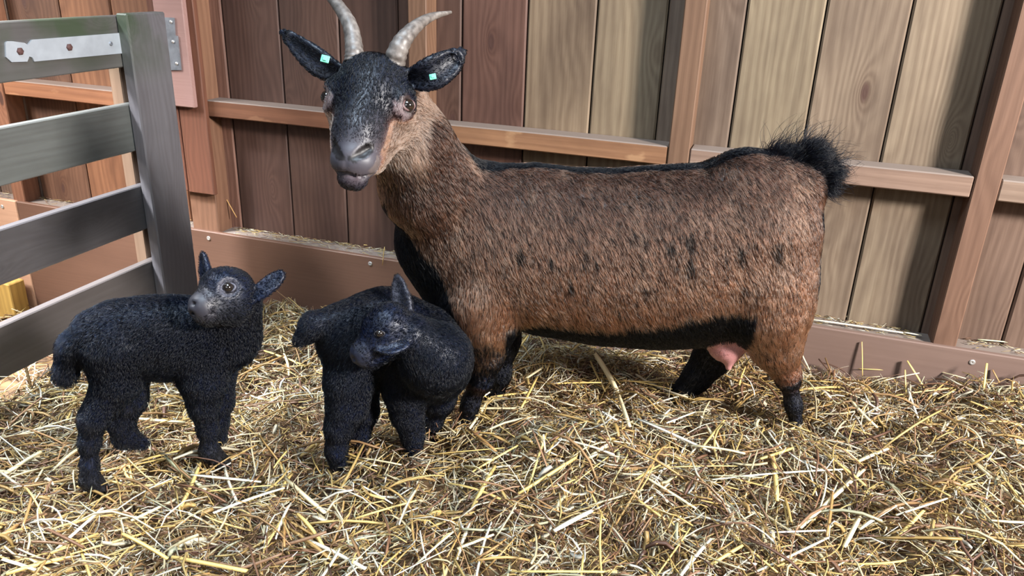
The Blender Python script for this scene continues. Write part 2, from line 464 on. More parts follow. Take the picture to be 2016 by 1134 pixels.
def scatter(n, xr, yr, lmin, lmax, wmin, wmax, zlo, zhi, pit, flat=0.45, bright=1.0, keep=None, bend=0.22, segs=2, align=0.0):
    x = RNG.uniform(*xr, n); y = RNG.uniform(*yr, n)
    if keep is not None:
        k = keep(x, y); x, y = x[k], y[k]; n = len(x)
    ln = lmin+(lmax-lmin)*RNG.beta(1.3, 2.6, n)
    wd = RNG.uniform(wmin, wmax, n)
    yaw = RNG.uniform(0, 2*np.pi, n)
    Q_ = np.stack([x, y, x*0], -1)
    fld = value_noise(Q_, 5.0, 21)*9.0+value_noise(Q_, 12.0, 22)*4.0
    yaw = np.where(RNG.random(n) < align, fld+RNG.normal(0, 0.45, n), yaw)
    hx, hy = np.cos(yaw)*ln*0.4, np.sin(yaw)*ln*0.4
    y = np.minimum(y, YK-0.032-np.abs(hy)*1.6)
    slope = (ground_z(x+hx, y+hy)-ground_z(x-hx, y-hy))/np.maximum(2*np.hypot(hx, hy), 1e-4)
    pitch = np.arctan(slope)+RNG.normal(0, pit, n)
    z = ground_z(x, y)+RNG.uniform(zlo, zhi, n)+np.abs(np.sin(pitch-np.arctan(slope)))*ln*0.33
    bend = RNG.normal(0, bend, (n, 2))
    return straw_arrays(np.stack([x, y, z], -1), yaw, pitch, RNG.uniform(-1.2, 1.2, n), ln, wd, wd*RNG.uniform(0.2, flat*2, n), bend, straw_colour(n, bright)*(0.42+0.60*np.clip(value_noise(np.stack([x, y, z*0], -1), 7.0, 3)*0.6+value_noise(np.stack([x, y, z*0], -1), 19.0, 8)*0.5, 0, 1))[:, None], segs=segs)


inpen = lambda x, y: (x > -1.74)
outpen = lambda x, y: (x < -1.86)
FL = ((-1.85, 1.1), (0.55, 2.18))
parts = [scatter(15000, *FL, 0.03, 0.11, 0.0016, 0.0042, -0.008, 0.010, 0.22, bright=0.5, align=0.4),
         scatter(15000, *FL, 0.03, 0.14, 0.0015, 0.0050, 0.0, 0.020, 0.22, bright=0.9, bend=0.45, segs=3, align=0.65),
         scatter(30000, *FL, 0.010, 0.055, 0.0007, 0.0030, 0.002, 0.024, 0.45, flat=0.3, bright=0.95, bend=0.5, align=0.5),
         scatter(1800, *FL, 0.02, 0.08, 0.005, 0.011, 0.004, 0.024, 0.3, flat=0.1, bright=0.85, bend=0.5, segs=3, align=0.4),
         scatter(2200, *FL, 0.07, 0.22, 0.003, 0.007, 0.010, 0.026, 0.16, bright=1.0, bend=0.3, segs=4, align=0.5),
         scatter(1500, (-3.0, -1.86), (0.9, 2.18), 0.05, 0.2, 0.0025, 0.006, 0.0, 0.02, 0.2)]
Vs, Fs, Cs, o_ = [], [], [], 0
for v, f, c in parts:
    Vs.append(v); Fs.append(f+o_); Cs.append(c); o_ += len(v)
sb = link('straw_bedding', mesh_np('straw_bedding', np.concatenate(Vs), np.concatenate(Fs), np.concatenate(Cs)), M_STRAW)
tag(sb, 'deep loose bed of chopped golden and brown straw covering the pen floor', 'straw', kind='stuff')


def stalk(p0, p1, width, colour, name='straw_stalk', label=None, group=None, bend=(0.05, 0.05), roll=0.3, segs=4):
    p0 = np.asarray(p0, float); p1 = np.asarray(p1, float); c = (p0+p1)/2; d = p1-p0; ln = np.linalg.norm(d)
    yaw = math.atan2(d[1], d[0]); pitch = math.asin(d[2]/ln)
    v, f, cc = straw_arrays(np.zeros((1, 3)), np.array([yaw]), np.array([pitch]), np.array([roll]), np.array([ln]), np.array([width]),
                            np.array([width*0.45]), np.array([bend]), np.array([colour], float), segs=segs)
    o = link(name, mesh_np(name, v, f, cc), M_STRAW, loc=tuple(c))
    if label: tag(o, label, 'straw', group)
    return o

# ------------------------------------------------------------------ the gate on the left
GX = -1.80
pa, pb = PX(287, 300, GX+0.04), PX(359, 300, GX+0.04)
GY0, GY1 = pa[1], pb[1]
gate = empty('gate', (GX, (GY0+GY1)/2, -0.09))
tag(gate, 'weathered grey wooden gate of four wide rails standing at the left beside the wall', 'gate')
GI = Matrix.Translation((-GX, -(GY0+GY1)/2, 0.09))


def gpart(name, lo, hi, mat, colour, **k):
    o = board(name, lo, hi, mat, None, colour, **k); o.parent = gate; o.matrix_parent_inverse = GI; return o


GREY = (0.155, 0.150, 0.155)
for z0, z1, c in ((0.694, 0.835, (0.105, 0.10, 0.098)), (0.450, 0.590, (0.115, 0.122, 0.116)), (0.206, 0.345, (0.078, 0.074, 0.078)), (-0.038, 0.102, (0.09, 0.08, 0.078))):
    gpart('gate_rail', (GX-0.028, 0.25, z0), (GX, GY1-0.01, z1), M_GATE, c, bevel=0.003, wob=0.0015, cuts=6)
gpart('gate_post', (GX+0.0005, GY0, -0.10), (GX+0.04, GY1, 0.842), M_GATEPOST, (0.125, 0.12, 0.13), bevel=0.004, wob=0.0012, cuts=5)
yb = PX(229, 170, GX-0.05)[1]
gpart('gate_batten', (GX-0.072, yb, -0.10), (GX-0.0285, yb+0.12, 0.80), M_GATEPOST, (0.24, 0.16, 0.11), bevel=0.003)
# zinc strap along the top rail: notched plate, bolts
zc = []
strap_px = [(8, 84), (12, 81), (22, 81), (45, 84), (52, 88), (60, 78), (100, 75), (243, 64), (247, 104), (65, 121), (61, 113), (55, 111), (51, 121), (20, 122), (9, 112)]
pts = [PX(x, y, GX) for x, y in strap_px]
bm = bmesh.new()
fr = [bm.verts.new((GX+0.005, p[1], p[2])) for p in pts]; bk = [bm.verts.new((GX+0.0005, p[1], p[2])) for p in pts]
bm.faces.new(fr); bm.faces.new(bk[::-1])
for k in range(len(fr)): bm.faces.new((fr[k], bk[k], bk[(k+1) % len(fr)], fr[(k+1) % len(fr)]))
bmesh.ops.recalc_face_normals(bm, faces=bm.faces)
me = bpy.data.meshes.new('strap_plate'); bm.to_mesh(me); bm.free()
strap = link('strap_plate', me, M_ZINC); strap.parent = gate; strap.matrix_parent_inverse = GI
strap['label'] = 'pale zinc strap with a notched end'
bolt_me = disc_mesh('bolt', 0.0095, 0.005, hexa=True, recess=False); bolt_me.materials.append(M_RUST)
smallbolt_me = disc_mesh('bolt', 0.006, 0.003, recess=True); smallbolt_me.materials.append(M_ZINC_DULL)
for x, y, me_ in ((39, 101, bolt_me), (136, 93, bolt_me), (218, 86, smallbolt_me)):
    p = PX(x, y, GX+0.005)
    o = link('bolt', me_, None, loc=tuple(p)); o.rotation_euler = (0, 0, math.pi/2)
    o.parent = strap; o.matrix_parent_inverse = Matrix.Identity(4)
# gate bracket on the pink board
br = [PY(x, y, YK-0.047) for x, y in ((322, 34), (343, 35), (345, 70), (350, 71), (357, 138), (330, 138))]
bm = bmesh.new()
fr = [bm.verts.new((p[0], YK-0.049, p[2])) for p in br]; bk = [bm.verts.new((p[0], YK-0.0445, p[2])) for p in br]
bm.faces.new(fr); bm.faces.new(bk[::-1])
for k in range(len(fr)): bm.faces.new((fr[k], bk[k], bk[(k+1) % len(fr)], fr[(k+1) % len(fr)]))
bmesh.ops.recalc_face_normals(bm, faces=bm.faces)
me = bpy.data.meshes.new('bracket_plate'); bm.to_mesh(me); bm.free()
brk = link('bracket_plate', me, M_ZINC_DULL); brk.parent = wall; brk.matrix_parent_inverse = Matrix.Translation((0, -YP, 0))
sm_me = disc_mesh('screw', 0.005, 0.003, recess=False); sm_me.materials.append(M_SCREW)
for x, y in ((337, 43), (341, 82), (348, 125)):
    p = PY(x, y, YK-0.049)
    o = link('screw', sm_me, None, loc=tuple(p)); o.parent = brk; o.matrix_parent_inverse = Matrix.Identity(4)

# ------------------------------------------------------------------ animals: one smooth surface grown from blended volumes
def spline(P, n):
    P = np.array(P, float); m_ = len(P); out = []
    Q = np.vstack([2*P[0]-P[1], P, 2*P[-1]-P[-2]])
    for s_ in np.linspace(0, m_-1, n):
        i = min(int(s_), m_-2); t = s_-i; p0, p1, p2, p3 = Q[i:i+4]
        out.append(0.5*((2*p1)+(-p0+p2)*t+(2*p0-5*p1+4*p2-p3)*t*t+(-p0+3*p1-3*p2+p3)*t**3))
    return np.array(out)


class Body:
    def __init__(s): s.p = []

    def cone(s, a, b, ra, rb, k=0.02, flat=None, fs=1.0, flow=None, hair=0.02, col=None, sub=False):
        s.p.append(dict(t='c', a=np.array(a, float), b=np.array(b, float), ra=ra, rb=rb, k=k, flat=None if flat is None else unit(flat), fs=fs,
                        flow=flow, hair=hair, col=col, sub=sub)); return s

    def chain(s, pts, rad, **k):
        for i in range(len(pts)-1):
            kk = dict(k)
            if kk.get('flow') is None: kk['flow'] = unit(np.array(pts[i+1])-np.array(pts[i]))
            s.cone(pts[i], pts[i+1], rad[i], rad[i+1], **kk)
        return s

    def ell(s, c, r, R=None, k=0.02, flow=None, hair=0.02, col=None, sub=False):
        s.p.append(dict(t='e', c=np.array(c, float), r=np.array(r, float), R=np.eye(3) if R is None else np.array(R, float), k=k, flow=flow, hair=hair, col=col, sub=sub)); return s

    @staticmethod
    def dist(q, P):
        if q['t'] == 'c':
            ab = q['b']-q['a']; L2 = max(ab @ ab, 1e-9)
            t = np.clip(((P-q['a']) @ ab)/L2, 0, 1)
            v = P-q['a']-t[..., None]*ab
            if q['flat'] is not None:
                v = v + ((v @ q['flat'])*(1/q['fs']-1))[..., None]*q['flat']
                sc = 1.0 if q['fs'] > 1 else max(q['fs'], 0.35)
            else: sc = 1.0
            return (np.sqrt((v*v).sum(-1))-(q['ra']+(q['rb']-q['ra'])*t))*sc
        v = (P-q['c']) @ q['R'].T
        k0 = np.sqrt(((v/q['r'])**2).sum(-1)); k1 = np.sqrt(((v/q['r']**2)**2).sum(-1))
        return k0*(k0-1)/np.maximum(k1, 1e-6)

    def box(s, q, m):
        if q['t'] == 'c':
            r = max(q['ra'], q['rb'])*max(1.0, q['fs'])
            lo = np.minimum(q['a'], q['b'])-r-m; hi = np.maximum(q['a'], q['b'])+r+m
        else:
            r = max(q['r']); lo = q['c']-r-m; hi = q['c']+r+m
        return lo, hi

    def mesh(s, name, vox):
        add = [q for q in s.p if not q['sub']]
        lo = np.min([s.box(q, 0.02)[0] for q in add], 0); hi = np.max([s.box(q, 0.02)[1] for q in add], 0)
        n = np.ceil((hi-lo)/vox).astype(int)+2
        G = np.full(n, 0.12, np.float32)
        ax = [lo[i]+vox*np.arange(n[i]) for i in range(3)]
        for q in s.p:
            bl, bh = s.box(q, max(0.02, q['k'])+2*vox)
            i0 = np.clip(np.floor((bl-lo)/vox).astype(int), 0, n); i1 = np.clip(np.ceil((bh-lo)/vox).astype(int)+1, 0, n)
            if np.any(i1-i0 < 1): continue
            sl = tuple(slice(a, b) for a, b in zip(i0, i1))
            P = np.stack(np.meshgrid(*[ax[i][sl[i]] for i in range(3)], indexing='ij'), -1)
            d = s.dist(q, P).astype(np.float32); g = G[sl]; k = q['k']
            if q['sub']:
                d = -d; h = np.maximum(k-np.abs(g-d), 0)/k; G[sl] = np.maximum(g, d)+h*h*k*0.25
            else:
                h = np.maximum(k-np.abs(g-d), 0)/k; G[sl] = np.minimum(g, d)-h*h*k*0.25
        return s.nets(name, G, lo, vox)

    @staticmethod
    def nets(name, G, lo, vox):
        ins = G < 0
        c = np.zeros(np.array(G.shape)-1, np.int8)
        offs = [(i, j, k) for i in (0, 1) for j in (0, 1) for k in (0, 1)]
        sh = c.shape
        for o in offs: c += ins[o[0]:o[0]+sh[0], o[1]:o[1]+sh[1], o[2]:o[2]+sh[2]]
        cells = np.argwhere((c > 0) & (c < 8))
        vid = np.full(sh, -1, np.int32); vid[tuple(cells.T)] = np.arange(len(cells))
        acc = np.zeros((len(cells), 3)); cnt = np.zeros(len(cells))
        for o in offs:
            for d in range(3):
                if o[d]: continue
                p = cells+o; q2 = p.copy(); q2[:, d] += 1
                ga = G[tuple(p.T)]; gb = G[tuple(q2.T)]; x = (ga < 0) != (gb < 0)
                t = np.where(x, ga/np.where(x, ga-gb, 1), 0)
                pos = np.array(o, float)[None].repeat(len(cells), 0); pos[:, d] += t
                acc += pos*x[:, None]; cnt += x
        V = lo+vox*(cells+acc/cnt[:, None])
        quads = []
        for d in range(3):
            u, v = (d+1) % 3, (d+2) % 3
            s0 = [slice(0, None)]*3; s1 = [slice(0, None)]*3; s0[d] = slice(0, -1); s1[d] = slice(1, None)
            a = ins[tuple(s0)]; b = ins[tuple(s1)]
            for e, flip in ((np.argwhere(a & ~b), False), (np.argwhere(~a & b), True)):
                e = e[(e[:, u] > 0) & (e[:, v] > 0) & (e[:, u] < sh[u]) & (e[:, v] < sh[v]) & (e[:, d] < sh[d])]
                if len(e) == 0: continue
                Q = []
                for du, dv in ((-1, -1), (0, -1), (0, 0), (-1, 0)):
                    w = e.copy(); w[:, u] += du; w[:, v] += dv; Q.append(vid[tuple(w.T)])
                Q = np.stack(Q, -1); quads.append(Q[:, ::-1] if flip else Q)
        Q = np.concatenate(quads); Q = Q[(Q >= 0).all(1)]
        return mesh_np(name, V, Q, None, sm=True)

    def fields(s, P):
        """blended flow, hair length and colour from the volumes nearest to each point"""
        W = np.zeros(len(P)); Fl = np.zeros((len(P), 3)); H = np.zeros(len(P)); C = np.zeros((len(P), 3))
        for q in s.p:
            if q['sub'] or q['flow'] is None: continue
            d = s.dist(q, P); w = np.exp(-np.clip(d, -0.012, 0.3)/0.007)+1e-30
            W += w; Fl += w[:, None]*q['flow']; H += w*q['hair']
            C += w[:, None]*np.array(q['col'] if q['col'] is not None else (0.01, 0.01, 0.012))
        return Fl/W[:, None], H/W, C/W[:, None]


def coat_material(name, rough=0.35, hair=True, coat=0.0):
    m, nt, B, N, L = new_mat(name)
    at = N.new('ShaderNodeAttribute'); at.attribute_name = 'col'
    if hair:
        hb = N.new('ShaderNodeBsdfHairPrincipled'); hb.parametrization = 'COLOR'
        L.new(at.outputs['Color'], hb.inputs['Color'])
        hb.inputs['Roughness'].default_value = rough; hb.inputs['Radial Roughness'].default_value = 0.45
        bw = N.new('ShaderNodeRGBToBW'); L.new(at.outputs['Color'], bw.inputs[0])
        io = N.new('ShaderNodeMapRange'); io.inputs[1].default_value = 0.004; io.inputs[2].default_value = 0.03
        io.inputs[3].default_value = 1.34; io.inputs[4].default_value = 1.5
        L.new(bw.outputs[0], io.inputs[0]); L.new(io.outputs[0], hb.inputs['IOR'])
        if 'Coat' in hb.inputs: hb.inputs['Coat'].default_value = coat
        nt.nodes.remove(B); L.new(hb.outputs[0], nt.nodes['Material Output'].inputs[0])
    else:
        L.new(at.outputs['Color'], B.inputs['Base Color']); B.inputs['Roughness'].default_value = rough
    return m


M_FUR = coat_material('fur', 0.25)
M_SKIN = coat_material('skin_under_fur', 0.5, hair=False)


def set_point_colour(me, C):
    at = me.color_attributes.new('col', 'FLOAT_COLOR', 'POINT')
    at.data.foreach_set('color', np.concatenate([C, np.ones((len(C), 1))], 1).astype(np.float32).ravel())


def grow_fur(body, parent, n, colour_fn, radius=0.0005, lift=0.35, clump=0.45, per_clump=22, length_fn=None, curl=0.1, weight_fn=None, name='fur', npt=4, droop=0.1):
    me = parent.data
    nv = len(me.vertices); co = np.empty(nv*3, np.float32); me.vertices.foreach_get('co', co); co = co.reshape(-1, 3).astype(float)
    no = np.empty(nv*3, np.float32); me.vertices.foreach_get('normal', no); no = no.reshape(-1, 3).astype(float)
    q = np.empty(len(me.polygons)*4, np.int32); me.loops.foreach_get('vertex_index', q); q = q.reshape(-1, 4)
    a, b, c, d = (co[q[:, i]] for i in range(4))
    area = 0.5*np.linalg.norm(np.cross(c-a, d-b), axis=1)
    if weight_fn is not None: area = area*weight_fn((a+b+c+d)/4)
    fi = RNG.choice(len(q), n, p=area/area.sum())
    u, v = RNG.random((2, n, 1))
    mixq = lambda A: (1-u)*(1-v)*A[q[fi, 0]]+u*(1-v)*A[q[fi, 1]]+u*v*A[q[fi, 2]]+(1-u)*v*A[q[fi, 3]]
    P = mixq(co); Nn = mixq(no); Nn /= np.linalg.norm(Nn, axis=1)[:, None]
    Fl, H, C = body.fields(P)
    if length_fn is not None: H = length_fn(P, H)
    C = colour_fn(P, C)
    H = H*RNG.uniform(0.7, 1.2, n)
    Fl = Fl + RNG.normal(0, curl, (n, 3)) + 0.35*(np.stack([value_noise(P, 26, k) for k in range(3)], -1)-0.5)
    T = Fl-(Fl*Nn).sum(1)[:, None]*Nn; T /= np.maximum(np.linalg.norm(T, axis=1), 1e-6)[:, None]
    ng = max(4, n//per_clump)
    kd = KDTree(ng)
    for i in range(ng): kd.insert(P[i], i)
    kd.balance()
    gi = np.array([kd.find(p)[1] for p in P.tolist()])
    pts = np.empty((n, npt, 3))
    tip = T*(H*math.cos(lift))[:, None] + Nn*(H*math.sin(lift))[:, None]; tip[:, 2] -= H*droop
    for k in range(npt):
        t = k/(npt-1)
        own = P-Nn*0.001 + tip*t + Nn*(H*0.22*math.sin(math.pi*t))[:, None]
        gd = (P[gi]-P)*1.0
        pts[:, k] = own + gd*(clump*t*t)
    keep = H > 0.001
    pts = pts[keep]; C = C[keep]; n = len(pts)
    hc = bpy.data.hair_curves.new(name); hc.add_curves([npt]*n)
    hc.attributes['position'].data.foreach_set('vector', pts.astype(np.float32).ravel())
    ra = hc.attributes.get('radius') or hc.attributes.new('radius', 'FLOAT', 'POINT')
    prof = np.array([1.0, 0.9, 0.65, 0.12]) if npt == 4 else np.linspace(1, 0.15, npt)
    ra.data.foreach_set('value', (radius*RNG.uniform(0.8, 1.2, (n, 1))*prof[None]).astype(np.float32).ravel())
    lum = C.mean(1); C = C*np.clip((lum-0.006)/0.05, 0.38, 1)[:, None]**2      # dark hairs hold far more pigment
    ca = hc.attributes.new('col', 'FLOAT_COLOR', 'CURVE')
    ca.data.foreach_set('color', np.concatenate([C, np.ones((n, 1))], 1).astype(np.float32).ravel())
    hc.materials.append(M_FUR)
    o = bpy.data.objects.new(name, hc); COL.objects.link(o); o.parent = parent
    o['kind'] = 'stuff'
    return o


def uv_ball(name, r, mat, seg=20, ring=12, sc=(1, 1, 1)):
    bm = bmesh.new(); bmesh.ops.create_uvsphere(bm, u_segments=seg, v_segments=ring, radius=r)
    bmesh.ops.scale(bm, vec=sc, verts=bm.verts)
    me = bpy.data.meshes.new(name); bm.to_mesh(me); bm.free(); smooth(me); me.materials.append(mat); return me


def sweep(name, pts, radii, mat, seg=16, ridge=None):
    """tapered tube along points (round section), closed ends"""
    pts = np.array(pts, float); n = len(pts)
    T = np.gradient(pts, axis=0); T /= np.linalg.norm(T, axis=1)[:, None]
    ref = unit(np.cross(T[0], (0.3, 0.8, 0.5))); V = []
    for i in range(n):
        ref = unit(ref-(ref @ T[i])*T[i]); b = np.cross(T[i], ref)
        for k in range(seg):
            a = 2*math.pi*k/seg
            V.append(pts[i]+radii[i]*(math.cos(a)*ref+math.sin(a)*b))
    Fq = [[i*seg+k, i*seg+(k+1) % seg, (i+1)*seg+(k+1) % seg, (i+1)*seg+k] for i in range(n-1) for k in range(seg)]
    me = bpy.data.meshes.new(name); me.from_pydata([tuple(v) for v in V], [], Fq+[list(range(seg))[::-1], [(n-1)*seg+k for k in range(seg)]])
    smooth(me); me.materials.append(mat); return me


def child(o, parent):
    o.parent = parent; o.matrix_parent_inverse = parent.matrix_world.inverted() if False else Matrix.Translation(-Vector(parent.location)); return o


M_EYE = plain_material('dark_eye', (0.012, 0.009, 0.008), 0.04, spec=0.9)
M_IRIS = plain_material('amber_iris', (0.02, 0.011, 0.006), 0.05, spec=0.8)
M_LID = plain_material('pink_eyelid', (0.13, 0.075, 0.075), 0.4)
M_LID_GREY = plain_material('grey_eyelid', (0.075, 0.075, 0.10), 0.5)
M_TAG = plain_material('green_ear_tag', (0.16, 0.62, 0.42), 0.35)
M_HOOF = plain_material('dark_hoof', (0.022, 0.018, 0.016), 0.45)
m, nt, B, N, L = new_mat('horn')
tc = N.new('ShaderNodeTexCoord'); n1 = N.new('ShaderNodeTexNoise'); n1.inputs['Scale'].default_value = 75; n1.inputs['Detail'].default_value = 5
L.new(tc.outputs['Object'], n1.inputs['Vector'])
L.new(ramp(N, L, n1.outputs['Fac'], [(0.32, (0.06, 0.05, 0.045)), (0.5, (0.12, 0.103, 0.093)), (0.7, (0.19, 0.168, 0.153))]), B.inputs['Base Color'])
B.inputs['Roughness'].default_value = 0.45
M_HORN = m


def rot_from(x, y, z):
    return np.array([unit(x), unit(y), unit(z)])   # rows: local axes in the place


# ---------------------------------------------------------------- the mother goat
BROWN, RUST, DBROWN, BLACK = (0.21, 0.086, 0.044), (0.30, 0.13, 0.066), (0.10, 0.044, 0.028), (0.0015, 0.0035, 0.012)  # BLACK has the coat's bluish sheen tinted into it
hF, hH = PZ(920, 835, -0.035), PZ(1570, 838, 0.012)
ES = unit((hH-hF)*np.array([1, 1, 0])); EW = np.array([ES[1], -ES[0], 0.0])
MID = hF-EW*0.075


def G(px, py, w=0.0):
    d = ray(px, py); n = EW
    t = ((MID+EW*w-CAM) @ n)/(d @ n)
    return CAM+d*t


def R(px_r, p):
    return px_r*depth_of(p)/F


DOWN = np.array([0, 0, -1.0])
goat = Body()
T = [(950, 342, 596), (1010, 326, 640), (1100, 337, 660), (1200, 340, 677), (1300, 334, 684), (1390, 324, 679), (1462, 314, 606)]
for i in range(len(T)-1):
    a, b = T[i], T[i+1]
    pa, pb = G(a[0], (a[1]+a[2])/2), G(b[0], (b[1]+b[2])/2)
    goat.cone(pa, pb, R((a[2]-a[1])/2-3, pa), R((b[2]-b[1])/2-3, pb), k=0.03, flat=EW, fs=0.76, flow=unit(ES*0.45+DOWN*0.9), hair=0.021, col=BROWN)
# rump and tail head
pa, pb = G(1470, 360), G(1565, 362)
goat.cone(pa, pb, R(55, pa), R(50, pb), k=0.05, flat=EW, fs=0.85, flow=unit(ES*0.8+DOWN*0.5), hair=0.024, col=BROWN)


def leg(B_, pts, rad, fn, w, cols, hair, k=0.018, slim=5, **kw):
    pp = [fn(x, y, w if np.isscalar(w) else w[i]) for i, (x, y) in enumerate(pts)]
    rr = [R(r-slim, p) for r, p in zip(rad, pp)]
    for i in range(len(pp)-1):
        B_.cone(pp[i], pp[i+1], rr[i], rr[i+1], k=k, flow=unit(pp[i+1]-pp[i]), hair=hair[i] if not np.isscalar(hair) else hair, col=cols[i] if isinstance(cols, list) else cols, **kw)
    return pp


BK = BLACK
hn = leg(goat, [(1490, 470), (1505, 560), (1512, 615), (1527, 680), (1550, 738), (1562, 795), (1567, 828)], [110, 92, 76, 46, 23, 14, 17], G,
         [0.03, 0.055, 0.07, 0.075, 0.075, 0.075, 0.075], [BROWN, BROWN, BROWN, BROWN, BK, BK], [0.022, 0.02, 0.017, 0.012, 0.008, 0.007], k=0.04)
hf = leg(goat, [(1455, 560), (1425, 660), (1400, 705), (1372, 742), (1345, 772), (1328, 792)], [80, 50, 36, 28, 22, 24], G,
         [-0.04, -0.07, -0.09, -0.09, -0.09, -0.09], BK, 0.010, k=0.03)
fn_ = leg(goat, [(965, 520), (950, 590), (958, 645), (958, 700), (946, 745), (926, 795), (918, 828)], [95, 80, 50, 31, 25, 17, 20], G,
          [0.02, 0.055, 0.075, 0.08, 0.075, 0.075, 0.075], [BROWN, BROWN, RUST, DBROWN, BK, BK], [0.022, 0.02, 0.016, 0.012, 0.008, 0.007], k=0.035)
ff = leg(goat, [(985, 600), (990, 670), (982, 735), (975, 790), (970, 820)], [60, 34, 24, 18, 20], G, -0.08, BK, 0.010, k=0.03)
# neck reaching towards the camera
D0 = depth_of(G(905, 440))
DH = 1.53
n0, n1_, n2, n3 = G(912, 440), PD(845, 362, D0-0.09), PD(810, 285, D0-0.16), PD(775, 205, DH+0.09)
NF = unit(n0-n3)
goat.cone(n0, n1_, R(118, n0), R(88, n1_), k=0.05, flow=NF, hair=0.024, col=BROWN, flat=EW, fs=0.82)
goat.cone(n1_, n2, R(88, n1_), R(72, n2), k=0.03, flow=NF, hair=0.024, col=BROWN)
goat.cone(n2, n3, R(72, n2), R(62, n3), k=0.03, flow=NF, hair=0.026, col=BROWN)
cb, ct = G(855, 480), G(925, 600)
goat.cone(cb, ct, R(62, cb), R(66, ct), k=0.05, flow=unit(DOWN+ES*0.3), hair=0.026, col=BROWN, flat=EW, fs=0.9)
# udder and teats
u0, u1 = G(1422, 650, 0.05), G(1430, 678, 0.06)
goat.cone(u0, u1, R(46, u0), R(36, u1), k=0.015, flow=DOWN, hair=0.004, col=(0.45, 0.2, 0.2))
t0, t1 = G(1440, 690, 0.075), G(1434, 724, 0.075)
goat.cone(t0, t1, R(17, t0), R(6, t1), k=0.012, flow=DOWN, hair=0.0, col=(0.50, 0.24, 0.23))
# head frame: A down the face, LA to the photo's right, NA out of the forehead
HO = PD(735, 112, DH)
A = unit(-0.15*_r - 0.91*_u - 0.38*_fw)
LA = unit(0.98*_r - 0.13*_u - 0.10*_fw); LA = unit(LA-(LA @ A)*A); NA = np.cross(LA, A)
if NA @ _fw > 0: NA = -NA
HS = DH/F


def HD(a, l, n):
    """head coordinates in photo pixels at the head's distance"""
    return HO+(A*a+LA*l+NA*n)*HS


HR = np.array([A, LA, NA])
UPF = unit(-A+NA*0.15)
hb = dict(flow=UPF, hair=0.011, col=BK)
px_ = HS
goat.ell(HD(48, 0, -48), np.array([66, 72, 60])*px_, HR, k=0.02, **hb)                       # cranium
goat.ell(HD(15, 0, -30), np.array([30, 62, 40])*px_, HR, k=0.03, **hb)                       # poll
for sgn in (-1, 1):
    goat.ell(HD(74, sgn*68, -36), np.array([36, 24, 32])*px_, HR, k=0.02, **hb)              # brow
    goat.cone(HD(95, sgn*40, -78), HD(190, sgn*24, -70), 42*px_, 27*px_, k=0.03, flow=UPF, hair=0.013, col=BROWN)   # jaw
goat.cone(HD(70, 0, -35), HD(160, 0, -30), 58*px_, 44*px_, k=0.03, flat=LA, fs=0.95, **hb)   # nose bridge
goat.cone(HD(160, 0, -34), HD(208, 3, -36), 43*px_, 37*px_, k=0.03, flat=LA, fs=1.0, flow=UPF, hair=0.005, col=(0.05, 0.045, 0.055))
goat.ell(HD(220, 4, -36), np.array([34, 45, 36])*px_, HR, k=0.015, flow=UPF, hair=0.002, col=(0.05, 0.046, 0.058))  # muzzle
goat.ell(HD(248, 3, -55), np.array([20, 29, 22])*px_, HR, k=0.006, flow=UPF, hair=0.006, col=BK)   # chin
goat.ell(HD(252, 7, -36), np.array([5, 13, 6])*px_, HR, k=0.003, flow=UPF, hair=0.0, col=(0.17, 0.125, 0.145))   # lower lip
NOSTRIL = []
for sgn in (-1, 1):
    NOSTRIL += [(HD(202, sgn*35, -10), HD(216, sgn*29, -2)), (HD(216, sgn*29, -2), HD(232, sgn*13, 2))]
    goat.cone(*NOSTRIL[-2], 6*px_, 9*px_, k=0.004, sub=True); goat.cone(*NOSTRIL[-1], 9*px_, 6*px_, k=0.004, sub=True)
    goat.cone(HD(253, sgn*1, -27), HD(239, sgn*40, -46), 5.0*px_, 4.0*px_, k=0.003, sub=True)  # mouth line
    goat.ell(HD(84, sgn*86, -27), np.array([17, 13, 14])*px_, HR, k=0.012, sub=True)          # eye socket
goat.cone(HD(232, 0, 2), HD(250, 0, -14), 2.4*px_, 2.4*px_, k=0.005, sub=True)                # philtrum


def ear(B_, pts, rad, normal, fs, col, hair, n=11):
    t0 = np.linspace(0, 1, len(pts)); t1 = np.linspace(0, 1, n)
    P_ = spline(pts, n); r_ = np.interp(t1, t0, rad); r_ = np.convolve(np.pad(r_, 1, 'edge'), [.25, .5, .25], 'valid')
    fl = unit(P_[-1]-P_[0])
    for i in range(n-1):
        B_.cone(P_[i], P_[i+1], r_[i], r_[i+1], k=0.006, flat=normal, fs=fs, flow=fl, hair=hair, col=col)
    for i in range(1, n-2):
        B_.cone(P_[i]+normal*r_[i]*fs*1.15, P_[i+1]+normal*r_[i+1]*fs*1.15, r_[i]*0.7, r_[i+1]*0.7, k=0.004, flat=normal, fs=fs, sub=True)


e1 = [PD(678, 150, DH+0.04), PD(650, 138, DH+0.035), PD(625, 122, DH+0.035), PD(592, 95, DH+0.04), PD(558, 64, DH+0.05)]
e2 = [PD(795, 155, DH+0.03), PD(822, 153, DH+0.01), PD(848, 146, DH-0.0), PD(882, 126, DH+0.005), PD(908, 104, DH+0.02)]
ear(goat, e1, [v*px_ for v in (13, 17, 24, 20, 8)], unit(-_fw*0.85-_u*0.45), 0.32, BK, 0.007)
ear(goat, e2, [v*px_ for v in (14, 19, 27, 25, 10)], unit(-_fw*0.85-_u*0.4), 0.32, BK, 0.007)

goat_me = goat.mesh('goat', 0.0042)
goat_me.materials.append(M_SKIN)
GB = hF*0.5+hH*0.5
goat_o = bpy.data.objects.new('goat', goat_me); COL.objects.link(goat_o)
tag(goat_o, 'large brown horned mother goat with black face, belly and back stripe standing on the straw', 'goat')

TB = G(1000, 312); TB2 = G(1540, 300)


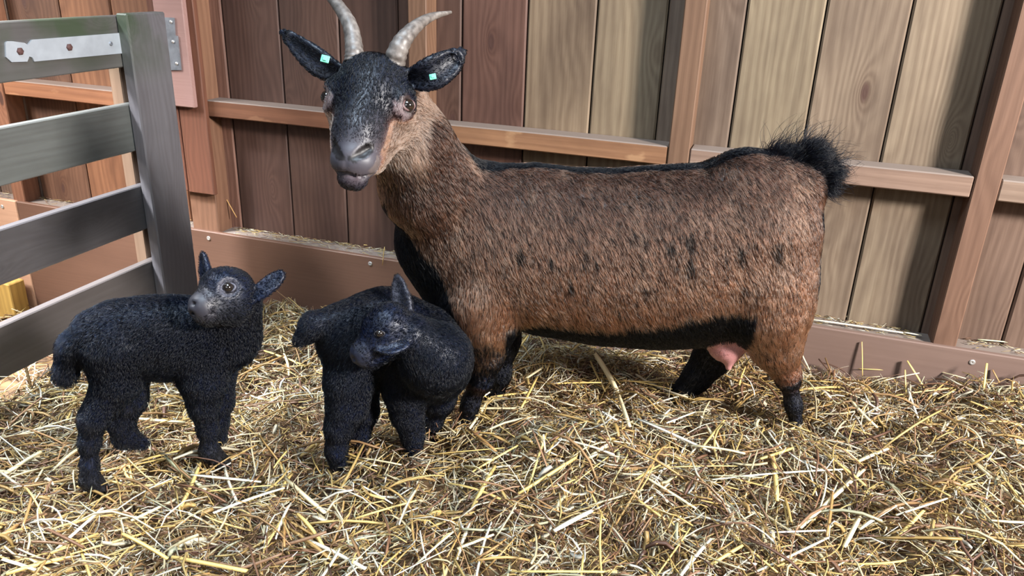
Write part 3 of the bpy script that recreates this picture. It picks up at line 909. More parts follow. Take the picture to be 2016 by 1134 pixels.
def topline(s):
    xs = np.array([((G(t[0], t[1])-MID) @ ES) for t in T]); zs = np.array([G(t[0], t[1]-0)[2] for t in T])
    return np.interp(s, xs, zs)


def botline(s):
    q_ = [(900, 640), (990, 646), (1060, 648), (1150, 648), (1250, 640), (1330, 628), (1400, 612), (1450, 606)]
    P_ = [G(x, y, 0.12) for x, y in q_]
    return np.interp(s, [((p-MID) @ ES) for p in P_], [p[2] for p in P_])


def goat_colour(P, C):
    C = C.copy(); n = len(P)
    s = (P-MID) @ ES; w = (P-MID) @ EW; z = P[:, 2]
    hd = (P-HO)/HS; ha, hl, hn_ = hd @ A, hd @ LA, hd @ NA
    head = (ha > -40) & (ha < 300) & (np.abs(hl) < 110) & (hn_ > -140)
    nz = value_noise(P, 22, 5); nz2 = value_noise(P, 60, 9); nz3 = value_noise(P*np.array([1, 1, 0.35]), 45, 3)
    black = np.array(BLACK)
    s0, s1 = (G(905, 420)-MID) @ ES, (G(1640, 420)-MID) @ ES
    trunk = (s > s0) & (s < s1) & (z > 0.24)
    isb = (C[:, 0] > 0.05) & (C[:, 2] < 0.15) & ~head
    # brown varies: ruddier low behind the elbow, darker along the back, grizzled with dark hairs
    t = np.clip((topline(s)-z)/0.33, 0, 1)
    base = np.array(DBROWN)[None]*(1-t[:, None])+np.array(BROWN)[None]*t[:, None]
    gz = np.clip((nz3-0.45)*2.2, 0, 1)[:, None]
    base = base*(1-0.45*gz)+np.array((0.31, 0.165, 0.105))*0.45*gz
    base = np.where((RNG.random(n) < (0.30-0.16*t))[:, None], base*0.22, base)
    sk = value_noise(P*np.array([1.0, 1.0, 0.22]), 85, 31)
    base = np.where(((sk > 0.70+0.5*np.abs(t-0.5)+np.abs(s-(G(1220, 500)-MID) @ ES)*0.45) & (RNG.random(n) < 0.7))[:, None], base*0.16, base)
    base = base*(0.65+0.5*RNG.random((n, 1)))
    C = np.where(isb[:, None], base*(C/np.array(BROWN)), C)
    # dorsal stripe, wider over the withers
    sw = (s-(G(1000, 300)-MID) @ ES)
    wd = 0.05*np.clip(-sw/0.09, 0, 1)*np.clip(1.6+sw/0.12, 0, 1)
    tl = topline(s)
    st = trunk & (z > tl-0.04) & (np.abs(w) < 0.021+0.012*(nz-0.5)+wd) & (s < (G(1560, 300)-MID) @ ES)
    C = np.where(st[:, None], black, C)
    # belly
    bl = botline(s)
    be = (z < bl+0.02*(nz-0.5)+0.012*(nz2-0.5)) & (s > (G(1000, 640)-MID) @ ES) & (s < (G(1447, 640)-MID) @ ES) & isb
    C = np.where(be[:, None], black, C)
    # black front of chest and throat
    fx = [(G(x, y)) for x, y in ((745, 385), (800, 480), (858, 590), (905, 650))]
    zs = np.array([p[2] for p in fx])[::-1]; ss = np.array([(p-MID) @ ES for p in fx])[::-1]
    front = np.interp(z, zs, ss)
    ch = isb & (z > 0.2) & (z < zs[-1]+0.02) & (s < front+0.055+0.03*np.clip((0.5-z)/0.2, 0, 1)+0.03*(nz-0.5)) & (w < 0.13)
    C = np.where(ch[:, None], black, C)
    # thigh: black rear edge
    rx = [G(x, y) for x, y in ((1577, 690), (1592, 600), (1607, 530), (1622, 440), (1622, 400))]
    rear = np.interp(z, [p[2] for p in rx], [(p-MID) @ ES for p in rx])
    re = isb & (z > rx[0][2]) & (z < rx[-1][2]) & (s > rear-0.022-0.02*(nz-0.5)) & (s > (G(1500, 600)-MID) @ ES)
    C = np.where(re[:, None], black*2, C)
    # lower legs black
    lo = isb & (z < 0.135+0.03*(nz-0.5)) & (s > (G(1480, 600)-MID) @ ES)
    C = np.where(lo[:, None], black, C)
    lo = isb & (z < 0.13+0.09*(nz-0.5)+0.08*RNG.random(n)) & (s < (G(1010, 640)-MID) @ ES)
    C = np.where(lo[:, None], black*1.5, C)
    # face: black mask, brown cheeks behind the eyes, pinkish eyelid patches, greyish muzzle
    hb_ = head & (C[:, 0] > 0.075) & (C[:, 2] < 0.15) & ((ha < 195) | (hn_ < -60)) & (ha < 236)
    C = np.where(hb_[:, None], np.array((0.19, 0.112, 0.078))*(0.6+0.8*RNG.random((n, 1))), C)
    ck = head & (ha > 60) & (hn_ < -62-0.05*(ha-60)) & (ha < 236)
    C = np.where(ck[:, None], np.array((0.20, 0.122, 0.086))*(0.7+0.6*RNG.random((n, 1))), C)
    el = head & ((ha-90)**2/24**2+(np.abs(hl)-80)**2/22**2+(hn_+28)**2/24**2 < 1) & (np.abs(hl) > 56)
    C = np.where(el[:, None], np.array((0.05, 0.036, 0.037)), C)
    pk = head & (np.abs(ha-103) < 9) & (np.abs(np.abs(hl)-72) < 13) & (hn_ > -45)
    C = np.where(pk[:, None], np.array((0.15, 0.115, 0.12)), C)
    lip = head & (ha > 205) & (np.abs(hl) > 32) & (hn_ < -26) & (ha < 240) & (hn_ > -50)
    C = np.where(lip[:, None], np.array((0.10, 0.08, 0.078)), C)
    for a_, b_ in NOSTRIL:
        d_ = Body.dist(dict(t='c', a=a_, b=b_, ra=0, rb=0, flat=None), P)
        C = np.where((d_ < 11*HS)[:, None] & ((hn_ < 0) | (d_ < 7*HS))[:, None], np.array((0.008, 0.006, 0.007)), C)
    return np.clip(C, 0.0001, 0.95)


def mesh_cos(me):
    co = np.empty(len(me.vertices)*3, np.float32); me.vertices.foreach_get('co', co); return co.reshape(-1, 3).astype(float)


def paint(me, body, fn, undercoat):
    P = mesh_cos(me); _, H, C = body.fields(P); C = fn(P, C)
    k = np.where(H > 0.012, undercoat, 1.0)[:, None]
    set_point_colour(me, C*k)


def goat_len(P, H):
    H = H.copy()
    hd = (P-HO)/HS; ha, hl, hn_ = hd @ A, hd @ LA, hd @ NA
    for sgn in (-1, 1):
        e = HD(84, sgn*83, -26)
        H = np.where(np.linalg.norm(P-e, axis=1) < 19*HS, 0.0, H)
    H = np.where((ha > 205) & (ha < 246) & (hn_ > -34) & (np.abs(hl) < 46), 0.0, H)
    return H


paint(goat_me, goat, goat_colour, 0.35)
grow_fur(goat, goat_o, 210000, goat_colour, radius=0.00045, lift=0.20, clump=0.40, per_clump=15, length_fn=goat_len, curl=0.10)


def add_eye(parent, c, r, look, lidmat, mat=M_EYE, iris=True, lid=True):
    c = np.asarray(c, float)
    q = Vector(look).to_track_quat('Z', 'Y')
    e = link('eye', uv_ball('eye', r, mat), None, parent, loc=tuple(c)); e.rotation_euler = q.to_euler()
    if iris:
        bm = bmesh.new(); bmesh.ops.create_uvsphere(bm, u_segments=20, v_segments=12, radius=r*1.015)
        bmesh.ops.delete(bm, geom=[v for v in bm.verts if v.co.z < r*0.62 or (abs(v.co.x) < r*0.62 and abs(v.co.y) < r*0.24)], context='VERTS')
        me = bpy.data.meshes.new('iris'); bm.to_mesh(me); bm.free(); smooth(me); me.materials.append(M_IRIS)
        i_ = link('iris', me, None, e)
    if lid:
        bm = bmesh.new(); seg, rs = 24, 8; vs = []
        for a in range(seg):
            t = 2*math.pi*a/seg; row = []
            for b in range(rs):
                p = 2*math.pi*b/rs; rr = r*1.06+r*0.20*math.cos(p)
                row.append(bm.verts.new((rr*math.cos(t)*1.12, rr*math.sin(t)*0.72, r*0.22+r*0.24*math.sin(p))))
            vs.append(row)
        for a in range(seg):
            for b in range(rs):
                bm.faces.new((vs[a][b], vs[(a+1) % seg][b], vs[(a+1) % seg][(b+1) % rs], vs[a][(b+1) % rs]))
        bmesh.ops.recalc_face_normals(bm, faces=bm.faces)
        me = bpy.data.meshes.new('eyelid'); bm.to_mesh(me); bm.free(); smooth(me); me.materials.append(lidmat)
        l_ = link('eyelid', me, None, e)
    return e


for sgn in (-1, 1):
    add_eye(goat_o, HD(84, sgn*81, -31), 13.5*HS, unit(LA*sgn*0.8+NA*0.6-A*0.05), M_LID if sgn > 0 else M_LID)
# horns
hl_pts = spline([PD(697, 122, DH+0.01), PD(697, 95, DH+0.01), PD(688, 48, DH+0.025), PD(657, 0, DH+0.055), PD(622, -32, DH+0.10), PD(580, -52, DH+0.16)], 60)
hr_pts = spline([PD(776, 124, DH+0.01), PD(784, 98, DH+0.0), PD(797, 75, DH+0.005), PD(820, 51, DH+0.02), PD(850, 33, DH+0.05), PD(888, 24, DH+0.09)], 60)
for pts, r0, rings in ((hl_pts, 19.5, 15), (hr_pts, 21.5, 10)):
    t = np.linspace(0, 1, 60)
    rad = r0*HS*(1-t**1.5*0.86)*(1+0.045*np.sin(t*rings*2*math.pi)*(1-t))
    o = link('horn', sweep('horn', pts, rad, M_HORN, seg=18), None, goat_o)


# green ear tags: a stud either side of a folded strip
def ear_tag(parent, c, u_, v_, n_, w, h):
    c = np.asarray(c); bm = bmesh.new()
    t = 0.0025
    for cc, s_ in ((c, (w, h, t)), (c+n_*0.002, (w*0.45, w*0.45, t*1.6))):
        vs = []
        for sx, sy, sz in ((-1, -1, -1), (1, -1, -1), (1, 1, -1), (-1, 1, -1), (-1, -1, 1), (1, -1, 1), (1, 1, 1), (-1, 1, 1)):
            vs.append(bm.verts.new(tuple(cc+u_*sx*s_[0]/2+v_*sy*s_[1]/2+n_*sz*s_[2]/2)))
        for f in ((0, 3, 2, 1), (4, 5, 6, 7), (0, 1, 5, 4), (1, 2, 6, 5), (2, 3, 7, 6), (3, 0, 4, 7)): bm.faces.new([vs[k] for k in f])
    bmesh.ops.bevel(bm, geom=list(bm.edges), offset=0.0008, segments=1, affect='EDGES')
    me = bpy.data.meshes.new('ear_tag'); bm.to_mesh(me); bm.free(); me.materials.append(M_TAG)
    return link('ear_tag', me, None, parent)


cu = unit(_r*0.96-_u*0.25); cv = unit(_u*0.96+_r*0.25)
ear_tag(goat_o, PD(640, 116, DH-0.004), cu, cv, -_fw, 17*HS, 14*HS)
ear_tag(goat_o, PD(852, 151, DH-0.022), unit(_r+_u*0.2), unit(_u-_r*0.2), -_fw, 13*HS, 11*HS)
# tail: a stub with long black hairs
tail = Body()
tl0, tl1, tl2 = G(1525, 322), G(1590, 318), G(1625, 342)
ZU = np.array([0, 0, 1.0])
tail.cone(tl0, tl1, R(14, tl0), R(16, tl1), k=0.02, flow=unit(ES*0.8+ZU*0.45), hair=0.045, col=BLACK, flat=EW, fs=0.9)
tail.cone(tl1, tl2, R(16, tl1), R(9, tl2), k=0.02, flow=unit(ES*0.9+ZU*0.25), hair=0.045, col=BLACK, flat=EW, fs=0.9)
tl3 = G(1632, 372)
tail.cone(tl2, tl3, R(11, tl2), R(5, tl3), k=0.015, flow=unit(ES*0.8-ZU*0.5), hair=0.035, col=BLACK, flat=EW, fs=0.9)
tm = tail.mesh('tail', 0.005); tm.materials.append(M_SKIN); set_point_colour(tm, np.tile(BLACK, (len(tm.vertices), 1)))
tail_o = link('tail', tm, None, goat_o)
grow_fur(tail, tail_o, 6500, lambda P, C: C*(0.8+0.5*RNG.random((len(P), 1))), radius=0.0005, lift=0.30, clump=0.85, per_clump=110, curl=0.30, npt=6, droop=-0.1)


grow_fur(tail, tail_o, 420, lambda P, C: C, radius=0.0006, lift=0.5, clump=0.96, per_clump=28, length_fn=lambda P, H: H*1.75, curl=0.55, npt=6, droop=-0.15, name='tail_wisps')


# ---------------------------------------------------------------- kids
KBLK_SHEEN = (0.0006, 0.0045, 0.021)  # kids' black, with the blue sheen of cool daylight mixed into the colour


class Frame:
    def __init__(s, hind, front, off):
        s.es = unit((front-hind)*np.array([1, 1, 0])); s.ew = np.array([s.es[1], -s.es[0], 0]); s.o = hind-s.ew*off

    def __call__(s, px, py, w=0.0):
        d = ray(px, py); return CAM+d*(((s.o+s.ew*w-CAM) @ s.ew)/(d @ s.ew))


def kid_body(name, body, label, n, colour_fn, len_fn=None, vox=0.0042):
    me = body.mesh(name, vox); me.materials.append(M_SKIN)
    o = bpy.data.objects.new(name, me); COL.objects.link(o)
    tag(o, label, 'kid goat', 'newborn kids on the straw')
    paint(me, body, colour_fn, 0.6)
    grow_fur(body, o, n, colour_fn, radius=0.00032, lift=0.55, clump=0.4, per_clump=12, length_fn=len_fn, curl=0.34)
    return o


# first kid: side on, head turned to the camera
fA = Frame(PZ(185, 970, -0.028), PZ(430, 920, -0.028), 0.04)
ka = Body()
UPZ = np.array([0, 0, 1.0])
bflow = unit(-fA.es*0.7+DOWN*0.6)
kk = dict(hair=0.015, col=KBLK_SHEEN)
pts = [(238, 664, 72), (310, 665, 72), (385, 668, 74), (436, 660, 58)]
for a, b in zip(pts, pts[1:]):
    pa, pb = fA(a[0], a[1]), fA(b[0], b[1])
    ka.cone(pa, pb, R(a[2], pa), R(b[2], pb), k=0.03, flat=fA.ew, fs=0.74, flow=bflow, **kk)
leg(ka, [(228, 690), (230, 750), (203, 795), (184, 825), (176, 870), (176, 915), (178, 945)], [70, 46, 32, 29, 22, 19, 21], fA, [0.01, 0.025, 0.035, 0.04, 0.04, 0.04, 0.04], KBLK_SHEEN, [0.013, 0.012, 0.010, 0.009, 0.008, 0.007], k=0.022, slim=8)
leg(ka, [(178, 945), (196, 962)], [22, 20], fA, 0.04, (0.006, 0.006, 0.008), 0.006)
leg(ka, [(250, 720), (252, 785), (238, 830), (246, 860), (280, 872)], [52, 36, 26, 23, 17], fA, -0.055, KBLK_SHEEN, 0.009, k=0.022, slim=6)
leg(ka, [(408, 690), (402, 750), (400, 797), (409, 844), (412, 888)], [58, 46, 31, 23, 20], fA, [0.02, 0.035, 0.04, 0.04, 0.04], KBLK_SHEEN, [0.012, 0.011, 0.009, 0.007], k=0.022, slim=8)
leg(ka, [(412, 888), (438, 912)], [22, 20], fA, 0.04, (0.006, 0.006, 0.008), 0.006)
leg(ka, [(430, 730), (434, 790), (430, 830), (434, 862)], [40, 26, 20, 17], fA, -0.045, KBLK_SHEEN, 0.009, k=0.022, slim=6)
leg(ka, [(178, 648), (146, 682), (129, 735)], [30, 26, 23], fA, 0.0, KBLK_SHEEN, 0.017, k=0.02)
# neck and head
dA = depth_of(fA(440, 640)); DK = dA-0.085
ka.cone(fA(446, 660), PD(460, 600, dA-0.045), R(56, fA(446, 660)), 46*dA/F, k=0.03, flow=unit(DOWN+np.array([0, 0.0, 0])), **kk)
kp = DK/F
KO = PD(452, 576, DK)
KA_ = unit(-0.62*_r - 0.20*_u - 0.74*_fw)                       # towards the muzzle
KU = unit(_u*0.93 - 0.36*_r*0.9 - 0.2*_fw); KU = unit(KU-(KU @ KA_)*KA_); KL = np.cross(KA_, KU)
if KL @ _fw > 0: KL = -KL
KR = np.array([KA_, KL, KU])


def KH(a, l, u_, O=KO, s_=None):
    s_ = kp if s_ is None else s_
    return O+(KA_*a+KL*l+KU*u_)*s_


hk = dict(flow=unit(-KA_*0.8+KU*0.2), hair=0.009, col=KBLK_SHEEN)
ka.ell(KH(0, 0, 3), np.array([48, 44, 44])*kp, KR, k=0.02, **hk)
ka.ell(KH(18, 0, 22), np.array([30, 34, 24])*kp, KR, k=0.02, **hk)
ka.cone(KH(12, 0, -8), KH(60, 0, -14), 38*kp, 26*kp, k=0.02, flow=-KA_, hair=0.006, col=(0.012, 0.013, 0.019))
ka.ell(KH(60, 0, -14), np.array([23, 25, 25])*kp, KR, k=0.015, flow=-KA_, hair=0.003, col=(0.05, 0.05, 0.065))
ka.cone(KH(5, 0, -28), KH(52, 0, -34), 30*kp, 17*kp, k=0.02, flow=-KA_, hair=0.01, col=(0.014, 0.016, 0.024))
for sgn in (-1, 1):
    ka.ell(KH(20, sgn*38, 10), np.array([14, 13, 13])*kp, KR, k=0.01, sub=True)
    ka.ell(KH(82, sgn*9, -6), np.array([5, 5, 3.5])*kp, KR, k=0.005, sub=True)
    ka.cone(KH(83, 0, -22), KH(58, sgn*23, -28), 3.2*kp, 3*kp, k=0.003, sub=True)
ear(ka, [PD(416, 566, DK+0.035), PD(404, 540, DK+0.035), PD(399, 503, DK+0.04)], [v*kp for v in (14, 17, 7)], unit(-_fw*0.6-_r*0.7), 0.4, KBLK_SHEEN, 0.006)
ear(ka, [PD(492, 588, DK+0.01), PD(518, 570, DK+0.01), PD(538, 553, DK+0.015), PD(553, 540, DK+0.02)], [v*kp for v in (10, 12, 11, 5)], unit(-_fw*0.9+_u*0.3), 0.4, KBLK_SHEEN, 0.006)


def kid_colour(P, C):
    nz = value_noise(P, 40, 2)[:, None]
    C = C*(0.7+0.7*RNG.random((len(P), 1)))*(0.75+0.5*nz)
    hd = (P-KO)/kp; a, l, u_ = hd @ KA_, hd @ KL, hd @ KU
    for sgn in (-1, 1):
        e = ((a-22)/21)**2+((l-sgn*36)/16)**2+((u_-10)/20)**2 < 1
        C = np.where(e[:, None], np.array((0.055, 0.055, 0.072)), C)
    mz = ((P-CAM) @ _fw < DK+0.0) & (a > 52) & (a < 110) & (u_ > -42) & (u_ < 40) & (np.abs(l) < 36)
    C = np.where(mz[:, None], np.array((0.026, 0.025, 0.034)), C)
    return np.clip(C, 0.0001, 0.9)


def kid_len(P, H):
    hd = (P-KO)/kp; a, l, u_ = hd @ KA_, hd @ KL, hd @ KU
    for sgn in (-1, 1):
        e = KH(20, sgn*38, 10); H = np.where(np.linalg.norm(P-e, axis=1) < 13*kp, 0.0, H)
    return np.where((a > 68) & (a < 115) & (np.abs(l) < 30) & (u_ > -30) & (u_ < 40), 0.0, H)


kidA = kid_body('kid_goat', ka, 'small black kid standing by the gate with its face turned to the camera', 80000, kid_colour, kid_len)
for sgn in (-1, 1):
    add_eye(kidA, KH(20, sgn*34, 10), 11*kp, unit(KL*sgn*0.85+KA_*0.45+KU*0.1), M_LID_GREY, iris=False)

# second kid: head bent round to its flank
fB = Frame(PZ(668, 918, -0.034), PZ(815, 890, -0.034), 0.04)
kb_ = Body()
bflow = unit(-fB.es*0.6+DOWN*0.7)
pts = [(695, 660, 68), (755, 652, 76), (820, 690, 82), (850, 715, 70)]
for a, b in zip(pts, pts[1:]):
    pa, pb = fB(a[0], a[1]), fB(b[0], b[1])
    kb_.cone(pa, pb, R(a[2], pa), R(b[2], pb), k=0.03, flat=fB.ew, fs=0.80, flow=bflow, **kk)
leg(kb_, [(700, 690), (688, 750), (684, 800), (668, 840), (662, 885), (666, 912)], [62, 48, 40, 29, 22, 22], fB, [0.01, 0.03, 0.04, 0.045, 0.045, 0.045], KBLK_SHEEN, [0.013, 0.012, 0.010, 0.009, 0.007], k=0.022, slim=6)
leg(kb_, [(710, 740), (716, 810), (708, 850), (712, 882)], [45, 30, 22, 18], fB, -0.02, KBLK_SHEEN, 0.009, k=0.022, slim=6)
leg(kb_, [(800, 720), (800, 770), (802, 815), (812, 852), (814, 888)], [58, 44, 33, 25, 23], fB, [0.02, 0.04, 0.045, 0.045, 0.045], KBLK_SHEEN, [0.012, 0.011, 0.009, 0.007], k=0.022, slim=6)
leg(kb_, [(868, 730), (864, 785), (854, 825), (850, 862)], [52, 34, 20, 17], fB, [-0.01, -0.02, -0.03, -0.03], KBLK_SHEEN, 0.009, k=0.022, slim=6)
leg(kb_, [(655, 630), (618, 640), (592, 668)], [24, 25, 17], fB, 0.0, KBLK_SHEEN, 0.012, k=0.02)
dB = depth_of(fB(760, 660))
DB = dB-0.125; kq = DB/F
BO = PD(762, 645, DB)
BA = unit(-0.72*_r - 0.62*_u - 0.25*_fw); BU = unit(_u*0.75-0.55*_r-0.35*_fw); BU = unit(BU-(BU @ BA)*BA); BL = np.cross(BA, BU)
if BL @ _fw > 0: BL = -BL
BR = np.array([BA, BL, BU])


def BH(a, l, u_):
    return BO+(BA*a+BL*l+BU*u_)*kq


nb0 = PD(858, 705, dB-0.06)
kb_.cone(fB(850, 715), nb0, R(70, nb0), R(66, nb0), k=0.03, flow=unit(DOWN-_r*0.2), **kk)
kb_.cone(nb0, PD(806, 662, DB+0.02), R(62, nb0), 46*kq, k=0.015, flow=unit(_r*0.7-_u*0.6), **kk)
hk = dict(flow=unit(-BA*0.8+BU*0.2), hair=0.010, col=KBLK_SHEEN)
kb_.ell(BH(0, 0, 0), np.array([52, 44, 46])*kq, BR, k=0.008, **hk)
kb_.cone(BH(15, 0, -6), BH(66, 0, -10), 39*kq, 25*kq, k=0.012, flow=-BA, hair=0.007, col=KBLK_SHEEN)
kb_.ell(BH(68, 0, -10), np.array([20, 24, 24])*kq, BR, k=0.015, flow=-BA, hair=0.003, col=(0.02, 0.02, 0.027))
kb_.cone(BH(0, 0, -30), BH(62, 0, -32), 28*kq, 15*kq, k=0.012, flow=-BA, hair=0.012, col=KBLK_SHEEN)
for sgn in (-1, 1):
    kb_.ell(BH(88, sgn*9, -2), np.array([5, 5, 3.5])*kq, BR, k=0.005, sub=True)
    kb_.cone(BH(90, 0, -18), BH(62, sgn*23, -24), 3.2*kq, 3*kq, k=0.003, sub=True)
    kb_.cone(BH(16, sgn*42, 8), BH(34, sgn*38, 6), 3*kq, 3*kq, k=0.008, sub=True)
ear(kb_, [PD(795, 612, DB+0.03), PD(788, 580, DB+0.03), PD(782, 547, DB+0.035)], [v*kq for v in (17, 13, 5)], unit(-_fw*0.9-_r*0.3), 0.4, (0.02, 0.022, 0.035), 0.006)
ear(kb_, [PD(800, 678, DB-0.035), PD(772, 688, DB-0.045), PD(742, 688, DB-0.045)], [v*kq for v in (7, 8, 3)], unit(-_fw*0.6+_u*0.75), 0.5, KBLK_SHEEN, 0.005)


def kidb_colour(P, C):
    nz = value_noise(P, 40, 4)[:, None]
    return np.clip(C*(0.7+0.7*RNG.random((len(P), 1)))*(0.75+0.5*nz), 0.0001, 0.9)


def kidb_len(P, H):
    hd = (P-BO)/kq; a, l, u_ = hd @ BA, hd @ BL, hd @ BU
    return np.where((a > 78) & (a < 120) & (np.abs(l) < 30) & (u_ > -30) & (u_ < 40), 0.0, H)


kidB = kid_body('kid_goat', kb_, 'small black kid beside the goat with its head bent round to its flank', 80000, kidb_colour, kidb_len)
add_eye(kidB, BH(22, 37, 12), 8*kq, unit(BL*0.9+BA*0.35+BU*0.2), plain_material('dark_eyelid', (0.012, 0.012, 0.018), 0.5), iris=False)

# ------------------------------------------------------------------ loose stalks, each one a thing
PALE, GOLD, WHITE = (0.86, 0.74, 0.46), (0.78, 0.56, 0.20), (0.9, 0.84, 0.66)


def zs(px, py, dz):
    p = PZ(px, py, 0.0)
    for _ in range(4): p = PZ(px, py, float(ground_z(p[0], p[1]))+dz)
    return p


HAND = [(1402, 944, 1659, 924, 8, 'w'), (1575, 1039, 1701, 924, 11, 'p'), (1690, 908, 1748, 883, 11, 'p'), (1692, 1042, 1764, 995, 9, 'w'), (1487, 1126, 1631, 1058, 6, 'w'),
        (1850, 1089, 1918, 1130, 8, 'w'), (1759, 1067, 1818, 1005, 11, 'g'), (1800, 814, 1962, 911, 4, 'g'), (1522, 899, 1530, 986, 9, 'g'), (1764, 1014, 1865, 981, 6, 'w'),
        (1400, 1020, 1531, 1127, 5, 'g'), (1497, 903, 1562, 881, 7, 'g'), (1515, 1048, 1625, 1044, 8, 'l'), (1628, 1055, 1640, 961, 7, 'b'), (1662, 1077, 1693, 1017, 10, 'p'),
        (1812, 949, 1871, 977, 8, 'g'), (1400, 1111, 1462, 1073, 9, 'g'), (925, 1012, 975, 917, 9, 'g'), (1090, 1045, 1165, 1005, 14, 'w'), (1006, 1125, 1215, 1126, 10, 'g'),
        (925, 905, 967, 905, 8, 'p'), (922, 844, 976, 888, 10, 'b'), (1250, 980, 1309, 1023, 6, 'g'), (1250, 945, 1303, 913, 7, 'g'), (1159, 902, 1203, 870, 10, 'p'),
        (1312, 833, 1368, 811, 7, 'w'), (1293, 1133, 1359, 1039, 4, 'g'), (1340, 1133, 1399, 1061, 10, 'w'), (900, 1080, 972, 1052, 10, 'p'), (339, 1096, 486, 1124, 12, 'g'),
        (111, 1081, 202, 1000, 10, 'w'), (324, 899, 405, 965, 8, 'v'), (15, 980, 111, 971, 5, 'd'), (5, 1101, 70, 1122, 12, 'w'), (5, 935, 81, 889, 9, 'p'),
        (1808, 723, 1901, 745, 4, 'p'), (1690, 726, 1775, 731, 4, 'g'), (1753, 780, 1890, 762, 6, 'g'), (921, 848, 964, 783, 8, 'p'), (947, 783, 992, 749, 8, 'w'),
        (966, 782, 1045, 772, 7, 'g'), (1034, 746, 1068, 724, 6, 'p'), (1026, 803, 1058, 741, 7, 'g'), (1076, 756, 1184, 753, 7, 'g'), (1170, 695, 1215, 770, 10, 'p'),
        (1215, 770, 1240, 840, 8, 'p'), (700, 900, 790, 915, 6, 'p'), (560, 940, 640, 1010, 9, 'p'), (420, 1010, 560, 960, 7, 'w'), (240, 1050, 330, 1100, 8, 'g'),
        (600, 1060, 720, 1120, 9, 'w'), (700, 1020, 820, 985, 8, 'g'), (820, 1110, 900, 1040, 8, 'p'), (470, 740, 560, 700, 6, 'b'), (520, 690, 600, 720, 6, 'g')]
CW = {'w': (WHITE, 'white'), 'p': (PALE, 'pale'), 'g': (GOLD, 'golden'), 'b': ((0.42, 0.24, 0.09), 'brown'), 'l': ((0.5, 0.43, 0.42), 'greyish'), 'v': ((0.62, 0.62, 0.40), 'greenish'), 'd': ((0.06, 0.025, 0.03), 'dark')}


def zone(px, py):
    h = 'left kid' if px < 620 else ("goat's front legs" if px < 1250 else "goat's hind legs")
    return ('near the wall behind the ' if py < 800 and px > 1600 else ('at the front before the ' if py > 960 else 'midway before the ')) + h


hand_made = {}
for (x0, y0, x1, y1, w_, c_) in HAND:
    p0, p1 = zs(x0, y0, 0.028), zs(x1, y1, 0.030)
    col_, nm = CW[c_]
    sl = (y1-y0)/((x1-x0) or 1e-6)
    dr = 'level' if abs(sl) < 0.2 else ('upright' if abs(sl) > 3 else ('falling' if sl > 0 else 'rising'))
    ln_ = math.hypot(x1-x0, y1-y0); sz = 'long' if ln_ > 130 else ('short' if ln_ < 75 else 'middling')
    wd = 'broad' if w_ >= 9 else ('thin' if w_ <= 5 else 'stiff')
    lb = '%s %s %s straw stalk %s %s' % (sz, wd, nm, {'level': 'lying level', 'upright': 'lying lengthwise', 'falling': 'falling rightward', 'rising': 'rising rightward'}[dr], zone((x0+x1)/2, (y0+y1)/2))
    o = stalk(p0, p1, w_*depth_of(p0)/F, col_, label=lb, group='loose straw stalks on the bedding', bend=(random.uniform(-.06, .06), 0.03), roll=random.uniform(-0.4, 0.4))
    hand_made.setdefault(lb, []).append((x0+x1, o))
for lb, os_ in hand_made.items():
    if len(os_) > 1:
        os_.sort(key=lambda t: t[0])
        for k, (_, o) in enumerate(os_):
            o['label'] = ('leftmost ' if k == 0 else ('rightmost ' if k == len(os_)-1 else 'middle '))+lb
# upright ones near the wall and the gate
for (x0, y0, x1, y1, w_, c_, lb) in [(1698, 742, 1697, 673, 4, 'g', 'thin golden stalk standing upright against the kick board'),
                                     (1597, 735, 1566, 673, 6, 'p', "pale stalk leaning up behind the goat's hind leg"),
                                     (1827, 775, 1786, 710, 8, 'g', 'broad golden stalk leaning on the kick board'),
                                     (1784, 778, 1782, 728, 4, 'g', 'short golden stalk sticking up near the kick board'),
                                     (1936, 775, 1943, 715, 6, 'g', 'golden stalk sticking up below the right post screw'),
                                     (1971, 760, 1954, 728, 6, 'b', 'short brown stalk sticking up at the far right'),
                                     (63, 768, 40, 679, 5, 'b', 'brown stalk standing against the lowest gate rail'),
                                     (1075, 905, 1070, 855, 6, 'p', "pale stalk sticking up before the goat's front legs"),
                                     (1009, 704, 1040, 660, 5, 'g', "golden stalk sticking up under the goat's belly")]:
    p0 = zs(x0, y0, 0.005); d_ = depth_of(p0)
    p1 = PD(x1, y1, d_+(0.03 if 'against' in lb or 'leaning on' in lb else 0.01))
    if p1[1] > YK-0.016: p1 = PY(x1, y1, YK-0.018)
    stalk(p0, p1, w_*d_/F, CW[c_][0], label=lb, group=None, bend=(0.02, 0.02))
# straw on the ledges
LZ = 0.1005
for (x0, y0, x1, y1, w_, c_, lb) in [(1584, 627, 1778, 655, 5, 'w', 'longest whitish stalk lying along the ledge behind the goat'),
                                     (1593, 594, 1640, 611, 5, 'p', 'short pale stalk at the back of the ledge behind the goat'),
                                     (1779, 654, 1815, 660, 4, 'w', 'short white stalk at the end of the ledge by the right post'),
                                     (1653, 621, 1745, 634, 6, 'p', 'pale stalk lying on the ledge above the longest one'),
                                     (1584, 611, 1634, 618, 6, 'w', "whitish stalk lying on the ledge at the goat's rump"),
                                     (455, 424, 482, 431, 3, 'g', 'tiny golden stalk lying on the left ledge by the stud'),
                                     (716, 482, 792, 485, 3, 'g', "thin yellow stalk lying on the ledge left of the goat's chest"),
                                     (1925, 668, 2000, 675, 4, 'v', 'greenish stalk lying on the ledge right of the right post'),
                                     (560, 452, 640, 458, 3, 'p', 'thin pale stalk on the ledge above the kid by the gate')]:
    stalk(PZ(x0, y0, LZ+0.004), PZ(x1, y1, LZ+0.004), w_*2.2/F, CW[c_][0], label=lb, bend=(0.015, 0.01))
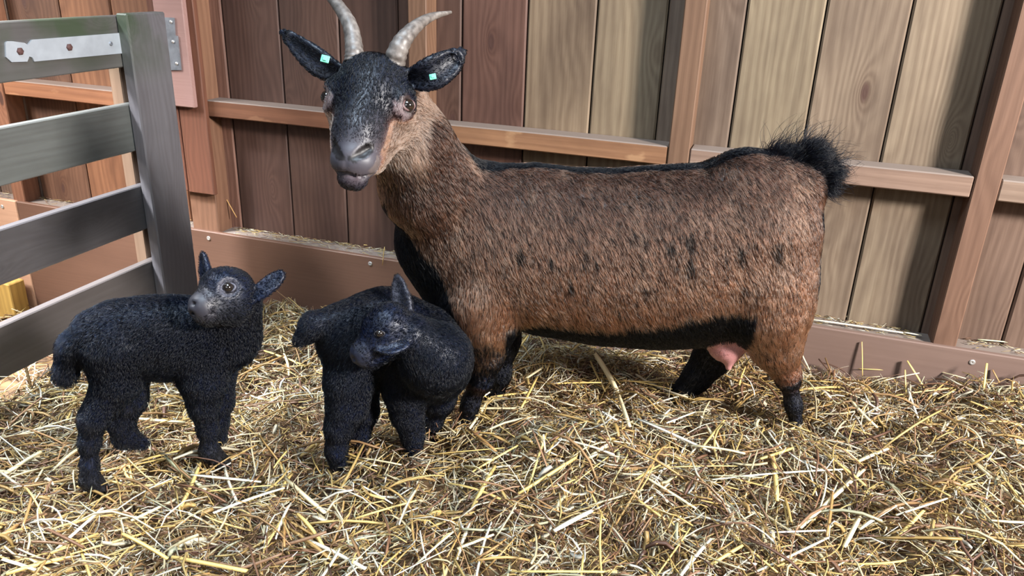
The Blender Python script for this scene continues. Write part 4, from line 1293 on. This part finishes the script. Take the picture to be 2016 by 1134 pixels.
stalk(PY(466, 428, YP-0.03), PY(436, 374, YP-0.006), 4*2.2/F, (0.5, 0.28, 0.10), label='brown stalk leaning in the corner of the left stud', bend=(0.03, 0.02))
stalk(PY(757, 486, YK-0.016), PY(753, 522, YK-0.016), 2.5*2.2/F, GOLD, label='short thin stalk hanging over the kick board edge', bend=(0.03, 0.0))
# more loose stalks scattered on top
for i in range(190):
    x, y = random.uniform(-1.65, 0.85), 0.78+1.2*random.random()**1.6
    ln = random.uniform(0.07, 0.2); a = random.uniform(0, math.pi); dx, dy = math.cos(a)*ln/2, math.sin(a)*ln/2
    if y+abs(dy) > 2.1: continue
    c_ = random.choice('wppgggb'); col_, nm = CW[c_]; k_ = random.uniform(0.8, 1.08)
    p0 = np.array([x-dx, y-dy, float(ground_z(x-dx, y-dy))+random.uniform(0.018, 0.034)]); p1 = np.array([x+dx, y+dy, float(ground_z(x+dx, y+dy))+random.uniform(0.018, 0.034)])
    stalk(p0, p1, random.uniform(0.004, 0.0085), tuple(min(0.95, v*k_) for v in col_), label='%s straw stalk lying loose on top of the bedding' % nm, group='%s stalks strewn on the bedding' % nm,
          bend=(random.uniform(-.12, .12), random.uniform(0, .08)), roll=random.uniform(-.6, .6))
# dusty chaff on the ledges
def chaff(name, x0, x1, n, label):
    x = RNG.uniform(x0, x1, n); y = RNG.uniform(YK+0.008, YP-0.006, n)
    y = YP-0.006-(YP-YK-0.014)*RNG.random(n)**2
    ln = RNG.uniform(0.006, 0.028, n); wd = RNG.uniform(0.001, 0.003, n)
    yaw = np.where(RNG.random(n) < 0.6, RNG.normal(0, 0.5, n), RNG.uniform(-0.5, 0.5, n))
    v, f, c = straw_arrays(np.stack([x, y, 0.0965+RNG.uniform(0, 0.006, n)], -1), yaw, RNG.normal(0, .15, n), RNG.uniform(-1, 1, n), ln, wd, wd*0.4, RNG.normal(0, .1, (n, 2)), straw_colour(n, 0.75)*np.array([0.85, .88, .9]))
    tag(link(name, mesh_np(name, v, f, c), M_STRAW), label, 'straw', kind='stuff')


chaff('straw_chaff', -1.78, -1.05, 420, 'greyish chaff and dust strewn along the ledge left of the goat')
chaff('straw_chaff', 0.13, 0.45, 160, 'pale chaff strewn along the ledge behind the goat')
chaff('straw_chaff', 0.58, 0.95, 120, 'dusty chaff on the ledge at the far right')
chaff('straw_chaff', -2.9, -1.95, 240, 'dark chaff on the ledge behind the gate')
